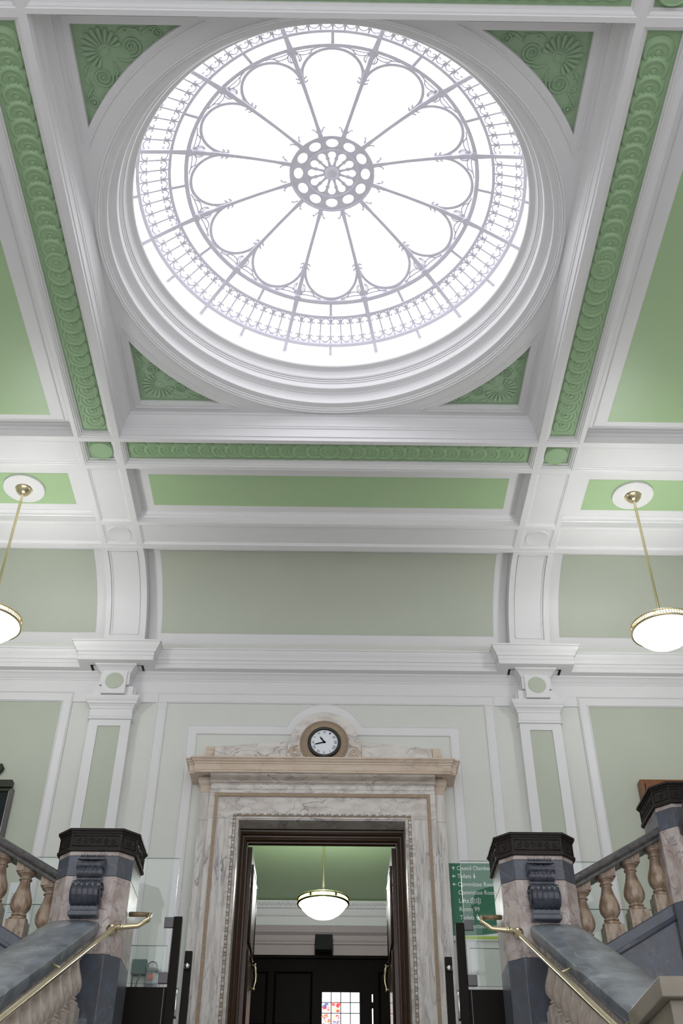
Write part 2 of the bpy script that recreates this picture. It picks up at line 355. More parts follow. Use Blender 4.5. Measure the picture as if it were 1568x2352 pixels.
# plate around the dome with four recessed green spandrels
HALF, RO, RS, HS = 2.26, 2.225, 2.44, 2.12
ye = sqrt(RS ** 2 - HS ** 2)
def spandrel_loop(sx, sy, h=HS, r=RS, n=24):
    e = sqrt(r * r - h * h); a0, a1 = atan2(e, h), atan2(h, e)
    pts = [(h, h)] + [(r * cos(a1 + (a0 - a1) * i / n), r * sin(a1 + (a0 - a1) * i / n)) for i in range(n + 1)]
    return [(sx * x, YC + sy * y) for x, y in pts]
loops = [rect(-HALF, HALF, YC - HALF, YC + HALF), circ(0, YC, RO, n=160)] + [spandrel_loop(sx, sy) for sx in sides for sy in sides]
V, Fc = fillmesh(loops, 0.02, lambda x, y, z: (x, y, ZP + 0.01 + z))
B().add(V, Fc).obj('dome_plate', WHITE, ceiling)
for sx in sides:
    for sy in sides:
        lp = spandrel_loop(sx, sy)
        V, Fc = fillmesh([lp], 0.01, lambda x, y, z: (x, y, ZP + 0.055 + z)); sp = B().add(V, Fc).obj('spandrel_panel', GREENS, ceiling)
        fr = [(x, y) for x, y in spandrel_loop(sx, sy, 2.185, 2.385)]
        fz = lambda x, y, z: (x, y, ZP + z)
        B().bar([tuple(fr[-1][k] * .9 + fr[0][k] * .1 for k in (0, 1)), fr[0]], 0.014, 0.009, fz).bar([fr[0], tuple(fr[1][k] * .9 + fr[0][k] * .1 for k in (0, 1))], 0.014, 0.010, fz).bar(fr[2:-1], 0.014, 0.011, fz).obj('spandrel_moulding', WHITE, ceiling)
        # side walls of the recess
        n = len(lp); V = [(x, y, ZP + .0205) for x, y in lp] + [(x, y, ZP + .0505) for x, y in lp]
        B().add(V, [(i, (i + 1) % n, n + (i + 1) % n, n + i) for i in range(n)]).obj('recess_edge', WHITE, ceiling)
        zz = ZP + 0.047
        def tp(u, v): return (sx * (HS - u), YC + sy * (HS - v))
        def stroke(bb, pts, r, k=6): bb.tube([(*tp(u, v), zz) for u, v in pts], r, k)
        sh = B(); cu_, cv_ = 0.25, 0.25
        for i in range(13):
            a = radians(225 - 96 + 16 * i); ln = 0.215 - 0.0016 * (i - 6) ** 2
            pts = [(cu_ + (0.06 + (ln - 0.06) * t) * cos(a + 0.16 * sin(t * 2) * (i - 6) / 6), cv_ + (0.06 + (ln - 0.06) * t) * sin(a + 0.16 * sin(t * 2) * (i - 6) / 6)) for t in [j / 5 for j in range(6)]]
            stroke(sh, pts, [0.004, 0.008, 0.013, 0.018, 0.022, 0.013])
        sh.lathe([(0, -0.012), (0.025, -0.010), (0.035, 0)], 16, (*tp(cu_, cv_), zz))
        autosmooth(sh.obj('shell', GREENS, ceiling), 60)
        def spiral(u, v, r0, turns, a0, hand, rad):
            pts = []; n = int(turns * 14)
            for i in range(n + 1):
                t = i / n; rr = r0 * (0.12 + 0.88 * t ** 0.9); a = a0 + hand * turns * 2 * pi * t
                pts.append((u + rr * cos(a), v + rr * sin(a)))
            bb = B(); stroke(bb, pts, [rad * (0.7 + 0.6 * i / n) for i in range(n + 1)]); bb.lathe([(0, -.02), (.010, -.014), (.014, 0)], 10, (*tp(u, v), zz))
            autosmooth(bb.obj('scroll', GREENS, ceiling), 60)
        for sw in (0, 1):
            def q(u, v): return (v, u) if sw else (u, v)
            h = -1 if sw else 1
            u, v = q(0.47, 0.20); spiral(u, v, 0.085, 2.2, (0.5 if not sw else pi / 2 - .5), h, 0.010)
            u, v = q(0.70, 0.085); spiral(u, v, 0.045, 1.7, (0.2 if not sw else pi / 2 - .2), h, 0.008)
            lf = B()
            for (pa, pb, pc) in [((0.33, 0.30), (0.42, 0.36), (0.55, 0.27)), ((0.55, 0.27), (0.62, 0.24), (0.66, 0.15)), ((0.55, 0.12), (0.60, 0.04), (0.70, 0.03)),
                                 ((0.72, 0.13), (0.80, 0.11), (0.88, 0.03)), ((0.36, 0.10), (0.40, 0.04), (0.47, 0.05)), ((0.47, 0.05), (0.53, 0.05), (0.55, 0.09)), ((0.60, 0.20), (0.68, 0.19), (0.77, 0.11))]:
                pts = []
                for i in range(7):
                    t = i / 6; pts.append(q(*[(1 - t) ** 2 * pa[j] + 2 * t * (1 - t) * pb[j] + t * t * pc[j] for j in (0, 1)]))
                stroke(lf, pts, [0.004, 0.009, 0.013, 0.014, 0.012, 0.008, 0.003])
                mu, mv = pts[3]
                for da in (-0.6, 0.6):
                    stroke(lf, [(mu, mv), (mu + 0.02 * cos(da), mv + 0.025 * sin(da)), (mu + 0.045 * cos(da), mv + 0.03 * sin(da))], [0.009, 0.008, 0.003])
            autosmooth(lf.obj('leaf_tendrils', GREENS, ceiling), 60)
# moulded plaster ring rising to the glass
RP = [(2.236, 8.350), (2.236, 8.322), (2.226, 8.316), (2.218, 8.320), (2.214, 8.334), (2.204, 8.330), (2.198, 8.336), (2.194, 8.350), (2.184, 8.348), (2.180, 8.362),
      (2.165, 8.368), (2.140, 8.372), (2.128, 8.378), (2.126, 8.390), (2.134, 8.400), (2.144, 8.43), (2.148, 8.47), (2.146, 8.505), (2.138, 8.522), (2.124, 8.524), (2.118, 8.538), (2.064, 8.541),
      (2.058, 8.548), (2.053, 8.610), (2.043, 8.614), (2.041, 8.630), (2.031, 8.634), (2.028, 8.648), (2.015, 8.652), (2.007, 8.664),
      (2.014, 8.675), (2.020, 8.700), (2.016, 8.730), (2.000, 8.757), (1.975, 8.770), (1.948, 8.773), (1.938, 8.785), (1.945, 8.802), (1.965, 8.82), (1.972, 8.86), (2.0, 8.90), (2.03, 8.98), (2.045, 9.06), (2.05, 9.16)]
autosmooth(B().lathe(RP, 160, (0, YC, 0)).obj('dome_ring_moulding', WHITE, ceiling), 28)

# ================================================================== SKYLIGHT
sky = tag(empty('skylight', (0, YC, 9.2)), 'round glass rose skylight with white iron tracery of twelve petals in the ceiling', 'skylight')
def zd(x, y): r2 = x * x + y * y; return 9.6465 - 0.1185 * r2 - 0.0014 * r2 * r2 - 9.2
def mp(x, y, dz): return (x, y, zd(x, y) + dz)
def pol(r, a): return (r * cos(a), r * sin(a))
def arc(r, a0, a1, n): return [pol(r, a0 + (a1 - a0) * i / n) for i in range(n + 1)]
def repeat(o, angles):
    o.rotation_euler = (0, 0, angles[0])
    for a in angles[1:]:
        c = o.copy(); C.objects.link(c); c.rotation_euler = (0, 0, a)
A12 = [radians(15 + 30 * k) for k in range(12)]; A12b = [radians(30 * k) for k in range(12)]; A24 = [radians(15 * k) for k in range(24)]
# panes
def pane(r0, r1, half, n, angles):
    V = []; m = max(1, int((r1 - r0) / 0.15))
    for j in range(m + 1):
        for x, y in arc(r0 + (r1 - r0) * j / m, -half, half, n): V.append(mp(x, y, 0.012))
    k = n + 1
    for j in range(m + 1):
        for x, y in arc(r0 + (r1 - r0) * j / m, -half, half, n): V.append(mp(x, y, 0.020))
    Fc = [(j * k + i, j * k + i + 1, (j + 1) * k + i + 1, (j + 1) * k + i) for j in range(m) for i in range(n)]
    Fc += [tuple(v + k * (m + 1) for v in f)[::-1] for f in Fc]
    repeat(meshobj('glass_pane', V, Fc, PANE, sky, True), angles)
pane(0.0, 0.42, radians(15), 4, A12b); pane(0.42, 1.486, radians(15), 8, A12b)
pane(1.486, 1.645, radians(7.5), 4, [a + radians(7.5) for a in A24]); pane(1.645, 1.946, radians(7.5), 4, [a + radians(7.5) for a in A24])
pane(1.946, 2.06, radians(7.5), 4, [a + radians(7.5) for a in A24])
# hub
loops = [circ(0, 0, 0.444, n=72)]
for a in A12b:
    loops.append(circ(0.349 * cos(a), 0.349 * sin(a), 0.047, 0.062, 20, a))
    kh = [(0.090, -0.008), (0.135, -0.022), (0.150, -0.028), (0.166, -0.020), (0.178, -0.028)] + [(0.210 + 0.040 * cos(t), 0.040 * sin(t)) for t in [radians(-125 + 250 * i / 12) for i in range(13)]] + [(0.178, 0.028), (0.166, 0.020), (0.150, 0.028), (0.135, 0.022), (0.090, 0.008)]
    loops.append([(x * cos(a) - y * sin(a), x * sin(a) + y * cos(a)) for x, y in kh])
V, Fc = fillmesh(loops, 0.03, lambda x, y, z: mp(x, y, z - 0.015))
hub = B().add(V, Fc).obj('hub', IRON, sky)
hr = B()
for rr in (0.434, 0.275): hr.bar(circ(0, 0, rr, n=72), 0.018, 0.045, mp, True)
hr.lathe([(0, -0.06), (0.05, -0.055), (0.075, -0.04), (0.078, 0)], 24, (0, 0, zd(0, 0)))
hr.obj('hub_rim', IRON, hub)
# rings
for rc_, w_ in ((1.485, 0.040), (1.645, 0.030), (1.946, 0.032)): B().bar(circ(0, 0, rc_, n=144), w_, 0.04, mp, True).obj('ring', IRON, sky)
# spokes with curled leaves
sk = B(); rs = [0.44, 0.6, 0.8, 1.0, 1.2, 1.4, 1.5, 1.65, 1.85, 2.055]
sk.bar([(r, 0) for r in rs], [0.050, 0.034, 0.034, 0.036, 0.040, 0.046, 0.055, 0.042, 0.040, 0.040], 0.05, mp)
def hook(r, off, s, d=1):
    return [(r, s * 0.012), (r + d * 0.02, s * (0.012 + off * 0.35)), (r + d * 0.045, s * (0.012 + off * 0.6)), (r + d * 0.062, s * (0.012 + off * 0.8)), (r + d * 0.062, s * (0.012 + off)), (r + d * 0.046, s * (0.012 + off * 1.1))]
for s in (1, -1):
    sk.bar(hook(0.475, 0.052, s), [0.02, 0.016, 0.013, 0.013, 0.013, 0.010], 0.03, mp)
    for r in (1.09, 1.135): sk.bar([(r, s * 0.01), (r, s * 0.035), (r + 0.008, s * 0.048), (r + 0.022, s * 0.052)], [0.026, 0.018, 0.015, 0.010], 0.03, mp)
sk.bar([(1.08, 0), (1.16, 0)], 0.05, 0.035, mp)
sk.lathe([(0, -0.055), (0.045, -0.05), (0.05, 0)], 16, (1.475, 0, zd(1.475, 0)))
repeat(sk.obj('spoke', IRON, sky), A12)
# petal arches
RCEN, RHO = 1.156, 0.288
pa = B(); pa.bar([(RCEN + RHO * cos(t), RHO * sin(t)) for t in [radians(-112 + 224 * i / 36) for i in range(37)]], 0.030, 0.03, mp)
repeat(pa.obj('petal_arch', IRON, sky), A12b)
# leaf tracery in each corner by the spokes
tr = B()
def bez(a, b2, c, d, n=8): return [tuple((1 - t) ** 3 * a[j] + 3 * t * (1 - t) ** 2 * b2[j] + 3 * t * t * (1 - t) * c[j] + t ** 3 * d[j] for j in (0, 1)) for t in [i / n for i in range(n + 1)]]
for s in (1, -1):
    J = (1.445, s * 0.02)
    e1 = pol(1.455, s * radians(10.5)); e2 = (1.305, s * 0.045)
    tr.bar(bez(J, (1.43, s * 0.06), (1.425, s * 0.13), pol(1.447, s * radians(9.0))), 0.0125, 0.02, mp)
    tr.bar(bez(J, (1.39, s * 0.05), (1.375, s * 0.11), pol(1.405, s * radians(6.6))), 0.0125, 0.02, mp)
    tr.bar(bez(pol(1.405, s * radians(6.6)), (1.42, s * 0.18), (1.44, s * 0.21), e1), 0.0125, 0.02, mp)
    tr.bar(bez(J, (1.40, s * 0.075), (1.335, s * 0.075), (1.325, s * 0.03)), 0.0125, 0.02, mp)
    tr.bar(bez((1.42, s * 0.02), (1.385, s * 0.05), (1.35, s * 0.045), (1.325, s * 0.03)), 0.010, 0.02, mp)
repeat(tr.obj('leaf_tracery', IRON, sky), A12)
repeat(B().bar([(1.49, 0), (1.645, 0)], 0.030, 0.03, mp).obj('glazing_bar', IRON, sky), A12b)
repeat(B().bar([(1.95, 0), (2.055, 0)], 0.034, 0.03, mp).obj('glazing_bar', IRON, sky), A12b)
repeat(B().bar([(1.655, 0), (1.80, 0), (1.935, 0)], 0.017, 0.018, mp).obj('baluster_bar', IRON, sky), [radians(15 + 3.75 * k) for k in range(96) if k % 8])
def uscroll(r, d):
    half = radians(1.875) * r
    pts = []
    for i in range(9):
        t = pi * i / 8; pts.append((r + d * (0.012 + 0.042 * (1 - sin(t))), -half * 0.82 * cos(t)))
    def curl(sg):
        c0 = (r + d * 0.058, sg * half * 0.56); return [(c0[0] + d * 0.014 * sin(t) * (1 - .25 * t / 4), c0[1] + sg * 0.015 * cos(t) * (1 - .25 * t / 4)) for t in [0.6 * i for i in range(7)]]
    bb = B(); bb.bar(pts, 0.0125, 0.018, mp); bb.bar(curl(1), 0.0125, 0.018, mp); bb.bar(curl(-1), 0.0125, 0.018, mp)
    bb.bar([(r, half * 0.95), (r + d * 0.05, half * 0.9)], [0.007, 0.014], 0.018, mp); bb.bar([(r, -half * 0.95), (r + d * 0.05, -half * 0.9)], [0.007, 0.014], 0.018, mp)
    return bb
A96 = [radians(15 + 1.875 + 3.75 * k) for k in range(96)]
repeat(uscroll(1.660, 1).obj('iron_scroll', IRON, sky), A96)
repeat(uscroll(1.931, -1).obj('iron_scroll', IRON, sky), A96)

# ================================================================== COVE AND RIBS
CY, CZ = 10.372, 7.1
def cove(x0, x1, R, a0, a1, m, name, parent, n=20, R2=None, yoff=0.048):
    V = []; cy = CY + yoff
    for i in range(n + 1):
        a = radians(a0 + (a1 - a0) * i / n)
        for x in (x0, x1): V.append((x, cy + R * sin(a), CZ + R * cos(a)))
    if R2:
        for i in range(n + 1):
            a = radians(a0 + (a1 - a0) * i / n)
            for x in (x0, x1): V.append((x, cy + R2 * sin(a), CZ + R2 * cos(a)))
    Fc = [(2 * i, 2 * i + 1, 2 * i + 3, 2 * i + 2) for i in range(n)]
    if R2:
        k = 2 * (n + 1); Fc += [(2 * i, 2 * i + 2, k + 2 * i + 2, k + 2 * i) for i in range(n)] + [(2 * i + 1, k + 2 * i + 1, k + 2 * i + 3, 2 * i + 3) for i in range(n)]
        Fc += [(0, k, k + 1, 1), (2 * n, 2 * n + 1, k + 2 * n + 1, k + 2 * n)]
    return autosmooth(meshobj(name, V, Fc, m, parent), 30)
cove(-7, 7, 1.03, -6, 97, WHITE, 'cove', ceiling, 28)
B().box(-7, 7, 10.372, 10.40, S, S + .16).obj('beam_edge', WHITE, ceiling)
bays = [(-2.165, 2.165), (-6.2, -3.025), (3.03, 6.2)]
for x0, x1 in bays: cove(x0, x1, 1.024, 9, 73.5, SAGE, 'sage_cove_panel', ceiling, 20)
for s in sides:
    x0, x1 = sorted((s * 2.341, s * 2.865))
    cove(x0, x1, 0.915, 0, 88, WHITE, 'cove_rib', ceiling, 24, 1.04, 0.0)
    for u0, u1, a0, a1 in ((x0, x0 + .065, 0, 88), (x1 - .075, x1, 0, 88), (x0 + .065, x1 - .075, 0, 4.5), (x0 + .065, x1 - .075, 80, 88)):
        cove(u0, u1, 0.893, a0, a1, WHITE, 'rib_border', ceiling, 20, 0.92, 0.0)
    for u0, u1, a0, a1 in ((x0 + .080, x0 + .092, 6, 79), (x1 - .102, x1 - .090, 6, 79), (x0 + .08, x1 - .09, 6, 6.8), (x0 + .08, x1 - .09, 78.2, 79)):
        cove(u0, u1, 0.903, a0, a1, WHITE, 'rib_bead', ceiling, 20, 0.92, 0.0)

# ================================================================== END WALL
DX = -0.03   # doorway axis
V, Fc = fillmesh([rect(-7, 7, 1.75, 7.2), rect(DX - 0.98, DX + 0.98, 1.755, 4.80)], 0.0, lambda x, y, z: (x, YW, y))
wb = B().add(V, Fc)
wall = struct(wb.obj('wall_back', WALLC), 'cream end wall with white panel mouldings and pilasters')
PXS = (-2.611, 2.59)
def path_with_jogs(hw, jog):
    pts = [(-7, YW)]
    for px in PXS: pts += [(px - hw, YW), (px - hw, YW - jog), (px + hw, YW - jog), (px + hw, YW)]
    return pts + [(7, YW)]
cn = B()
cn.run(path_with_jogs(0.30, 0.19), [(0.03, 6.742), (0.155, 6.738), (0.165, 6.742), (0.165, 6.800), (0.172, 6.804), (0.172, 6.848), (0.186, 6.853), (0.190, 6.868), (0.198, 6.885), (0.212, 6.905), (0.232, 6.935), (0.240, 6.960), (0.250, 6.962), (0.250, 6.985), (-0.2, 6.985)])
cn.run(path_with_jogs(0.175, 0.19), [(0.003, 6.48), (0.003, 6.645), (0.012, 6.648), (0.014, 6.660), (0.026, 6.670), (0.045, 6.700), (0.068, 6.718), (0.078, 6.722), (0.080, 6.742), (0.0, 6.742)])
for px in PXS: cn.box(px - .298, px + .298, YW - .188, YW, 6.744, 6.98); cn.box(px - .172, px + .172, YW - .186, YW, 6.482, 6.743)
autosmooth(cn.obj('cornice', WHITE, wall), 25)
B().run(path_with_jogs(0.25, 0.115), [(0.004, 6.475), (0.010, 6.475), (0.012, 6.468), (0.012, 6.352), (0.020, 6.348), (0.020, 6.340), (0, 6.336)]).obj('architrave_band', WHITE, wall)
# panel frames
def frame_run(loop, prof_, name, closed=True, y=YW, m=WHITE):
    # prof_: (inset towards loop interior, projection)
    n = len(loop); P = [Vector(p) for p in loop]
    area = sum(P[i].x * P[(i + 1) % n].y - P[(i + 1) % n].x * P[i].y for i in range(n))
    sg = 1 if area > 0 else -1; N = []
    for i in range(n):
        d1 = (P[i] - P[i - 1]).normalized(); d2 = (P[(i + 1) % n] - P[i]).normalized()
        n1, n2 = Vector((-d1.y, d1.x)) * sg, Vector((-d2.y, d2.x)) * sg
        N.append((n1 + n2) / max(0.3, 1 + n1.dot(n2)))
    V = []
    for d, h in prof_:
        for i in range(n): V.append((P[i].x + N[i].x * d, y - h, P[i].y + N[i].y * d))
    Fc = [(j * n + i, j * n + (i + 1) % n, (j + 1) * n + (i + 1) % n, (j + 1) * n + i) for j in range(len(prof_) - 1) for i in range(n)]
    return meshobj(name, V, Fc, m, wall)
PF = [(0, 0), (0.0, 0.016), (0.012, 0.024), (0.020, 0.016), (0.026, 0.014), (0.105, 0.014), (0.112, 0.022), (0.124, 0.020), (0.130, 0)]
frame_run(rect(-2.09, 2.075, 1.9, 6.475), PF, 'panel_moulding')
for x0, x1 in ((-6.3, -3.13), (3.11, 6.3)):
    frame_run(rect(x0, x1, 1.9, 6.475), [(d * 1.0, h * 1.4) for d, h in PF], 'panel_moulding')
    B().box(x0 + .13, x1 - .13, YW - 0.006, YW + .01, 2.03, 6.345).obj('sage_wall_panel', SAGE, wall)
# arched inner frame over the doorway
def archloop(hw, ztop, Ra, zc, z0=1.9, cx_=-0.02):
    dx = sqrt(Ra * Ra - (ztop - zc) ** 2); a0 = atan2(ztop - zc, dx)
    pts = [(-hw + DX, z0), (hw + DX, z0), (hw + DX, ztop)]
    pts += [(cx_ + Ra * cos(a0 + (pi - 2 * a0) * i / 28), zc + Ra * sin(a0 + (pi - 2 * a0) * i / 28)) for i in range(29)]
    return pts + [(-hw + DX, ztop)]
frame_run(archloop(1.655, 6.045, 0.509, 5.834), PF[:], 'arched_panel_moulding')
# pilasters
for px in PXS:
    pl = B().run([(px - .25, YW), (px - .25, YW - .11)], [(0, 1.75), (0, 6.06)]); pl.run([(px + .25, YW - .11), (px + .25, YW)], [(0, 1.75), (0, 6.06)])
    q_ = [(px - .137, 1.95), (px + .137, 1.95), (px + .137, 5.965), (px - .137, 5.965)]
    pl.add([(a, YW - .11, c) for a, c in q_] + [(a, YW - .09, c) for a, c in q_], [(i, (i + 1) % 4, (i + 1) % 4 + 4, i + 4) for i in range(4)])
    V, Fc = fillmesh([rect(px - .25, px + .25, 1.75, 6.06), rect(px - .137, px + .137, 1.95, 5.965)], 0, lambda x, y, z: (x, YW - .11, y))
    po = B().add(V, Fc).obj('pilaster', WHITE, wall)
    pl.obj('pilaster_side', WHITE, po)
    B().box(px - .14, px + .14, YW - .096, YW - .02, 1.94, 5.97).obj('sage_inset', SAGE, po)
    B().run([(px - .25, YW), (px - .25, YW - .11), (px + .25, YW - .11), (px + .25, YW)],
            [(0, 6.048), (0.018, 6.050), (0.022, 6.058), (0.018, 6.068), (0.006, 6.072), (0.006, 6.082), (0.012, 6.088), (0.010, 6.092), (0.006, 6.1), (0.006, 6.190), (0.014, 6.194), (0.018, 6.215), (0.034, 6.24), (0.048, 6.252), (0.052, 6.275), (0.062, 6.29), (0.074, 6.318), (0.076, 6.345), (0, 6.350)]).obj('capital', WHITE, po)
    B().box(px - .235, px + .235, YW - .165, YW, 6.35, 6.475).box(px - .145, px + .145, YW - .215, YW, 6.352, 6.665).obj('frieze_block', WHITE, po)
    autosmooth(B().lathe([(0, -0.010), (0.100, -0.010), (0.110, -0.006), (0.113, 0.004)], 40, (px, YW - .215, 6.525), 'y').obj('sage_roundel', SAGE, po))

# ================================================================== DOORWAY
dw = tag(empty('doorway_surround', (DX, 11.2, 1.75)), 'veined marble doorway surround with heavy tan cornice and clock arch', 'doorway')
def dp(b2, name, m, sm=False):
    o = b2.obj(name, m, None, sm); o.parent = dw; o.matrix_parent_inverse = Matrix.Translation((-DX, -11.2, -1.75)); return o
YF = 11.14
JZ = 4.775
# outer legs (strips) above and below the joint
for s in sides:
    for (z0, z1) in ((1.75, JZ - .003), (JZ, 5.12)):
        x0, x1 = sorted((DX + s * 1.275, DX + s * 1.395)); dp(B().box(x0, x1, 11.20, YW, z0, z1 if z1 < 5 else 5.27), 'outer_strip', MARBV)
    for (z0, z1, m_) in ((1.75, JZ - .003, MARBV), (JZ, 5.035, MARB)):
        x0, x1 = sorted((DX + s * 1.03, DX + s * 1.275)); dp(B().box(x0, x1, YF, YW, z0, z1), 'jamb_slab', m_)
        x0, x1 = sorted((DX + s * 1.215, DX + s * 1.28)); dp(B().box(x0, x1, YF - .012, YF, z0, z1 + (.09 if z0 > 2 else 0)), 'jamb_border', m_)
    x0, x1 = sorted((DX + s * 1.185, DX + s * 1.222)); dp(B().box(x0, x1, YF - .018, YF, 1.75, 5.03), 'carved_strip', TANB)
    # capital scroll of strip
    dp(B().run([(DX + s * 1.275 - s * .0, YW), (DX + s * 1.275, 11.20), (DX + s * 1.395, 11.20), (DX + s * 1.395, YW)] if s > 0 else [(DX - 1.395, YW), (DX - 1.395, 11.20), (DX - 1.275, 11.20), (DX - 1.275, YW)],
              [(0, 5.10), (0.006, 5.11), (0.006, 5.16), (0.012, 5.18), (0.03, 5.21), (0.034, 5.235), (0.034, 5.276), (0, 5.276)]), 'strip_capital', MARBT)
dp(B().box(DX - 1.03, DX + 1.03, YF, YW, JZ + .002, 5.035), 'lintel_slab', MARB)
dp(B().box(DX - 1.275, DX + 1.275, YF, YW, 5.035, 5.13), 'upper_lintel', MARB)
dp(B().box(DX - 1.222, DX + 1.222, YF - .018, YF, 5.030, 5.068), 'carved_strip', TANB)
fr = B().run([(DX - 1.275, YF), (DX + 1.275, YF)], [(0.012, 5.068), (0.016, 5.072), (0.016, 5.11), (0.022, 5.114), (0.026, 5.165), (0.036, 5.17), (0.036, 5.178)])
dp(fr, 'fascia', MARB)
dp(B().run([(DX - 1.285, YF), (DX + 1.285, YF)], [(0.036, 5.176), (0.045, 5.180), (0.055, 5.205), (0.085, 5.235), (0.095, 5.25), (0.10, 5.285), (0.0, 5.285)]), 'bed_moulding', marble('grey_veined_marble', (0.50, 0.44, 0.38), (0.12, 0.11, 0.13), (1, 1, 3), 0.3, 0.9, (0.38, 0.33, 0.28), 3))
cpr = [(0.0, 5.275), (0.085, 5.272), (0.095, 5.278), (0.095, 5.300), (0.10, 5.303), (0.10, 5.375), (0.108, 5.378), (0.112, 5.392), (0.125, 5.405), (0.135, 5.425), (0.145, 5.428), (0.145, 5.448), (-0.1, 5.448)]
wd, wg = 1.375, 0.06
dp(B().run([(DX - wd - wg, YW), (DX - wd - wg, 11.16), (DX - wd, 11.16), (DX - wd, 11.12), (DX + wd, 11.12), (DX + wd, 11.16), (DX + wd + wg, 11.16), (DX + wd + wg, YW)], cpr), 'cornice', MARBT)
dp(B().box(DX - wd - wg, DX + wd + wg, 11.17, YW, 5.262, 5.30), 'cornice_soffit', MARBT)
# inner bead and egg mouldings round the opening
def around(x, ztop, prof_, name, m):
    dp(B().run([(DX - x, 1.75), (DX - x, ztop), (DX + x, ztop), (DX + x, 1.75)], prof_, -1).rot(), name, m)
def rotxz(s):      # a run built in plan (x, z) is turned upright: its third value becomes the depth in front of YF
    s.v = [(x, YF - d, z) for x, z, d in s.v]; return s
B.rot = rotxz
around(1.03, 4.855, [(0, 0), (0, 0.016), (-0.03, 0.016), (-0.034, 0.006)], 'inner_fillet', MARB)
around(0.998, 4.823, [(0, -0.01), (-0.036, -0.01), (-0.038, 0.006), (-0.052, 0.010), (-0.056, 0.0), (-0.066, -0.004), (-0.066, -0.25)], 'inner_moulding', MARB)
bd = B(); BR = 0.016
def beadat(x, z, horiz):
    ax = 'x' if horiz else 'z'
    prof_ = [(0.001, -0.024), (0.010, -0.020), (BR, -0.006), (BR, 0.006), (0.010, 0.020), (0.001, 0.024)]
    bd.lathe(prof_, 8, (x, YF - 0.010, z), ax)
    for o in (0.031, 0.042):
        bd.lathe([(0.001, o - .004), (0.014, o - .003), (0.014, o + .003), (0.001, o + .004)], 8, (x, YF - 0.010, z), ax)
nb = 24
for i in range(nb): beadat(DX - 0.975 + 1.93 * i / (nb - 1) , 4.838 - .022, True)
for s in sides:
    for i in range(37): beadat(DX + s * 0.982, 4.73 - 0.0815 * i, False)
o = dp(bd, 'bead_and_reel', MARBV, True); o['kind'] = 'stuff'
around(1.0, 4.835, [(0, 0.0045), (-0.040, 0.0045)], 'bead_ground', TANB)
# attic over the cornice: raking blocks and the arch that holds the clock
CX = -0.02
for s in sides:
    x0 = CX + s * 0.44
    poly = [(x0, 5.44), (DX + s * 1.285, 5.44), (DX + s * 1.285, 5.690), (x0, 5.765)]
    dp(B().prism(poly, 11.22, YW, mapf=lambda a, b2, c: (a, c, b2)), 'raking_block', MARB)
    xa, xb = sorted((DX + s * 1.288, DX + s * 1.385)); dp(B().box(xa, xb, 11.21, YW, 5.44, 5.688), 'end_block', MARBT)
al = [(CX - 0.435, 5.44), (CX + 0.435, 5.44), (CX + 0.435, 5.70), (CX + 0.41, 5.71)] + [(CX + 0.405 * cos(radians(a)), 5.722 + 0.405 * sin(radians(a))) for a in range(6, 175, 6)] + [(CX - 0.41, 5.71), (CX - 0.435, 5.70)]
V, Fc = fillmesh([al], 0.18, lambda x, y, z: (x, 11.27 + z, y)); dp(B().add(V, Fc), 'clock_arch', MARB)
def ylathe(prof_, cx_, y, z, n=64): return B().lathe(prof_, n, (cx_, y, z), 'y')
dp(ylathe([(0.292, 0.02), (0.290, -0.02), (0.278, -0.026), (0.272, -0.012), (0.25, -0.006), (0.215, 0.0), (0.20, -0.012), (0.192, -0.012), (0.19, 0.03)], CX, 11.18, 5.722), 'carved_ring', TANB, True)
for s in sides:
    sb = B()
    pts = []
    for i in range(31):
        t = i / 30; a = s * (0.6 + 2.1 * 2 * pi * t); rr = 0.012 + 0.058 * t; pts.append((CX + s * 0.352 + rr * cos(a), 11.174, 5.60 + rr * sin(a)))
    sb.tube(pts, 0.0085, 6); sb.tube([(CX + s * 0.27, 11.18, 5.455), (CX + s * 0.30, 11.176, 5.49), (CX + s * 0.40, 11.176, 5.455)], 0.01, 6)
    sb.tube([(CX + s * 0.31, 11.176, 5.69), (CX + s * 0.40, 11.176, 5.67), (CX + s * 0.425, 11.176, 5.60)], 0.008, 6)
    dp(sb, 'carved_scroll', MARBT, True)

# clock
ck = tag(empty('wall_clock', (CX, 11.15, 5.722)), 'round wall clock with white dial and black rim in the marble arch', 'clock')
o = B().lathe([(0.158, 0.0), (0.160, -0.012), (0.170, -0.022), (0.185, -0.022), (0.196, -0.012), (0.198, 0.02)], 64, axis='y').obj('rim', mat('black_clock_rim', (0.02, 0.015, 0.013), 0.25), ck, True)
B().lathe([(0.0, -0.002), (0.164, -0.002), (0.164, 0.01)], 64, axis='y').obj('dial', DIAL, ck)
NUM = ['XII', 'I', 'II', 'III', 'IIII', 'V', 'VI', 'VII', 'VIII', 'IX', 'X', 'XI']
for i, t in enumerate(NUM):
    a = radians(90 - 30 * i); wd_ = 0.010 * len(t) + 0.004
    cu = bpy.data.curves.new('t', 'FONT'); cu.body = t; cu.size = 1
    oo = bpy.data.objects.new('t', cu); me = bpy.data.meshes.new_from_object(oo)
    xs = [v.co.x for v in me.vertices]; ys = [v.co.y for v in me.vertices]; sx = wd_ / (max(xs) - min(xs)); sy = 0.030 / (max(ys) - min(ys)); mxx = (max(xs) + min(xs)) / 2; my = (max(ys) + min(ys)) / 2
    V = []
    for v in me.vertices:
        lx, ly = (v.co.x - mxx) * sx, (v.co.y - my) * sy; r0 = 0.132 + ly; V.append((r0 * cos(a) + lx * sin(a), -0.0035, r0 * sin(a) - lx * cos(a)))
    Fc = [tuple(p_.vertices) for p_ in me.polygons]; bpy.data.objects.remove(oo); bpy.data.curves.remove(cu); bpy.data.meshes.remove(me)
    meshobj('numeral', V, Fc, BLACK, ck)
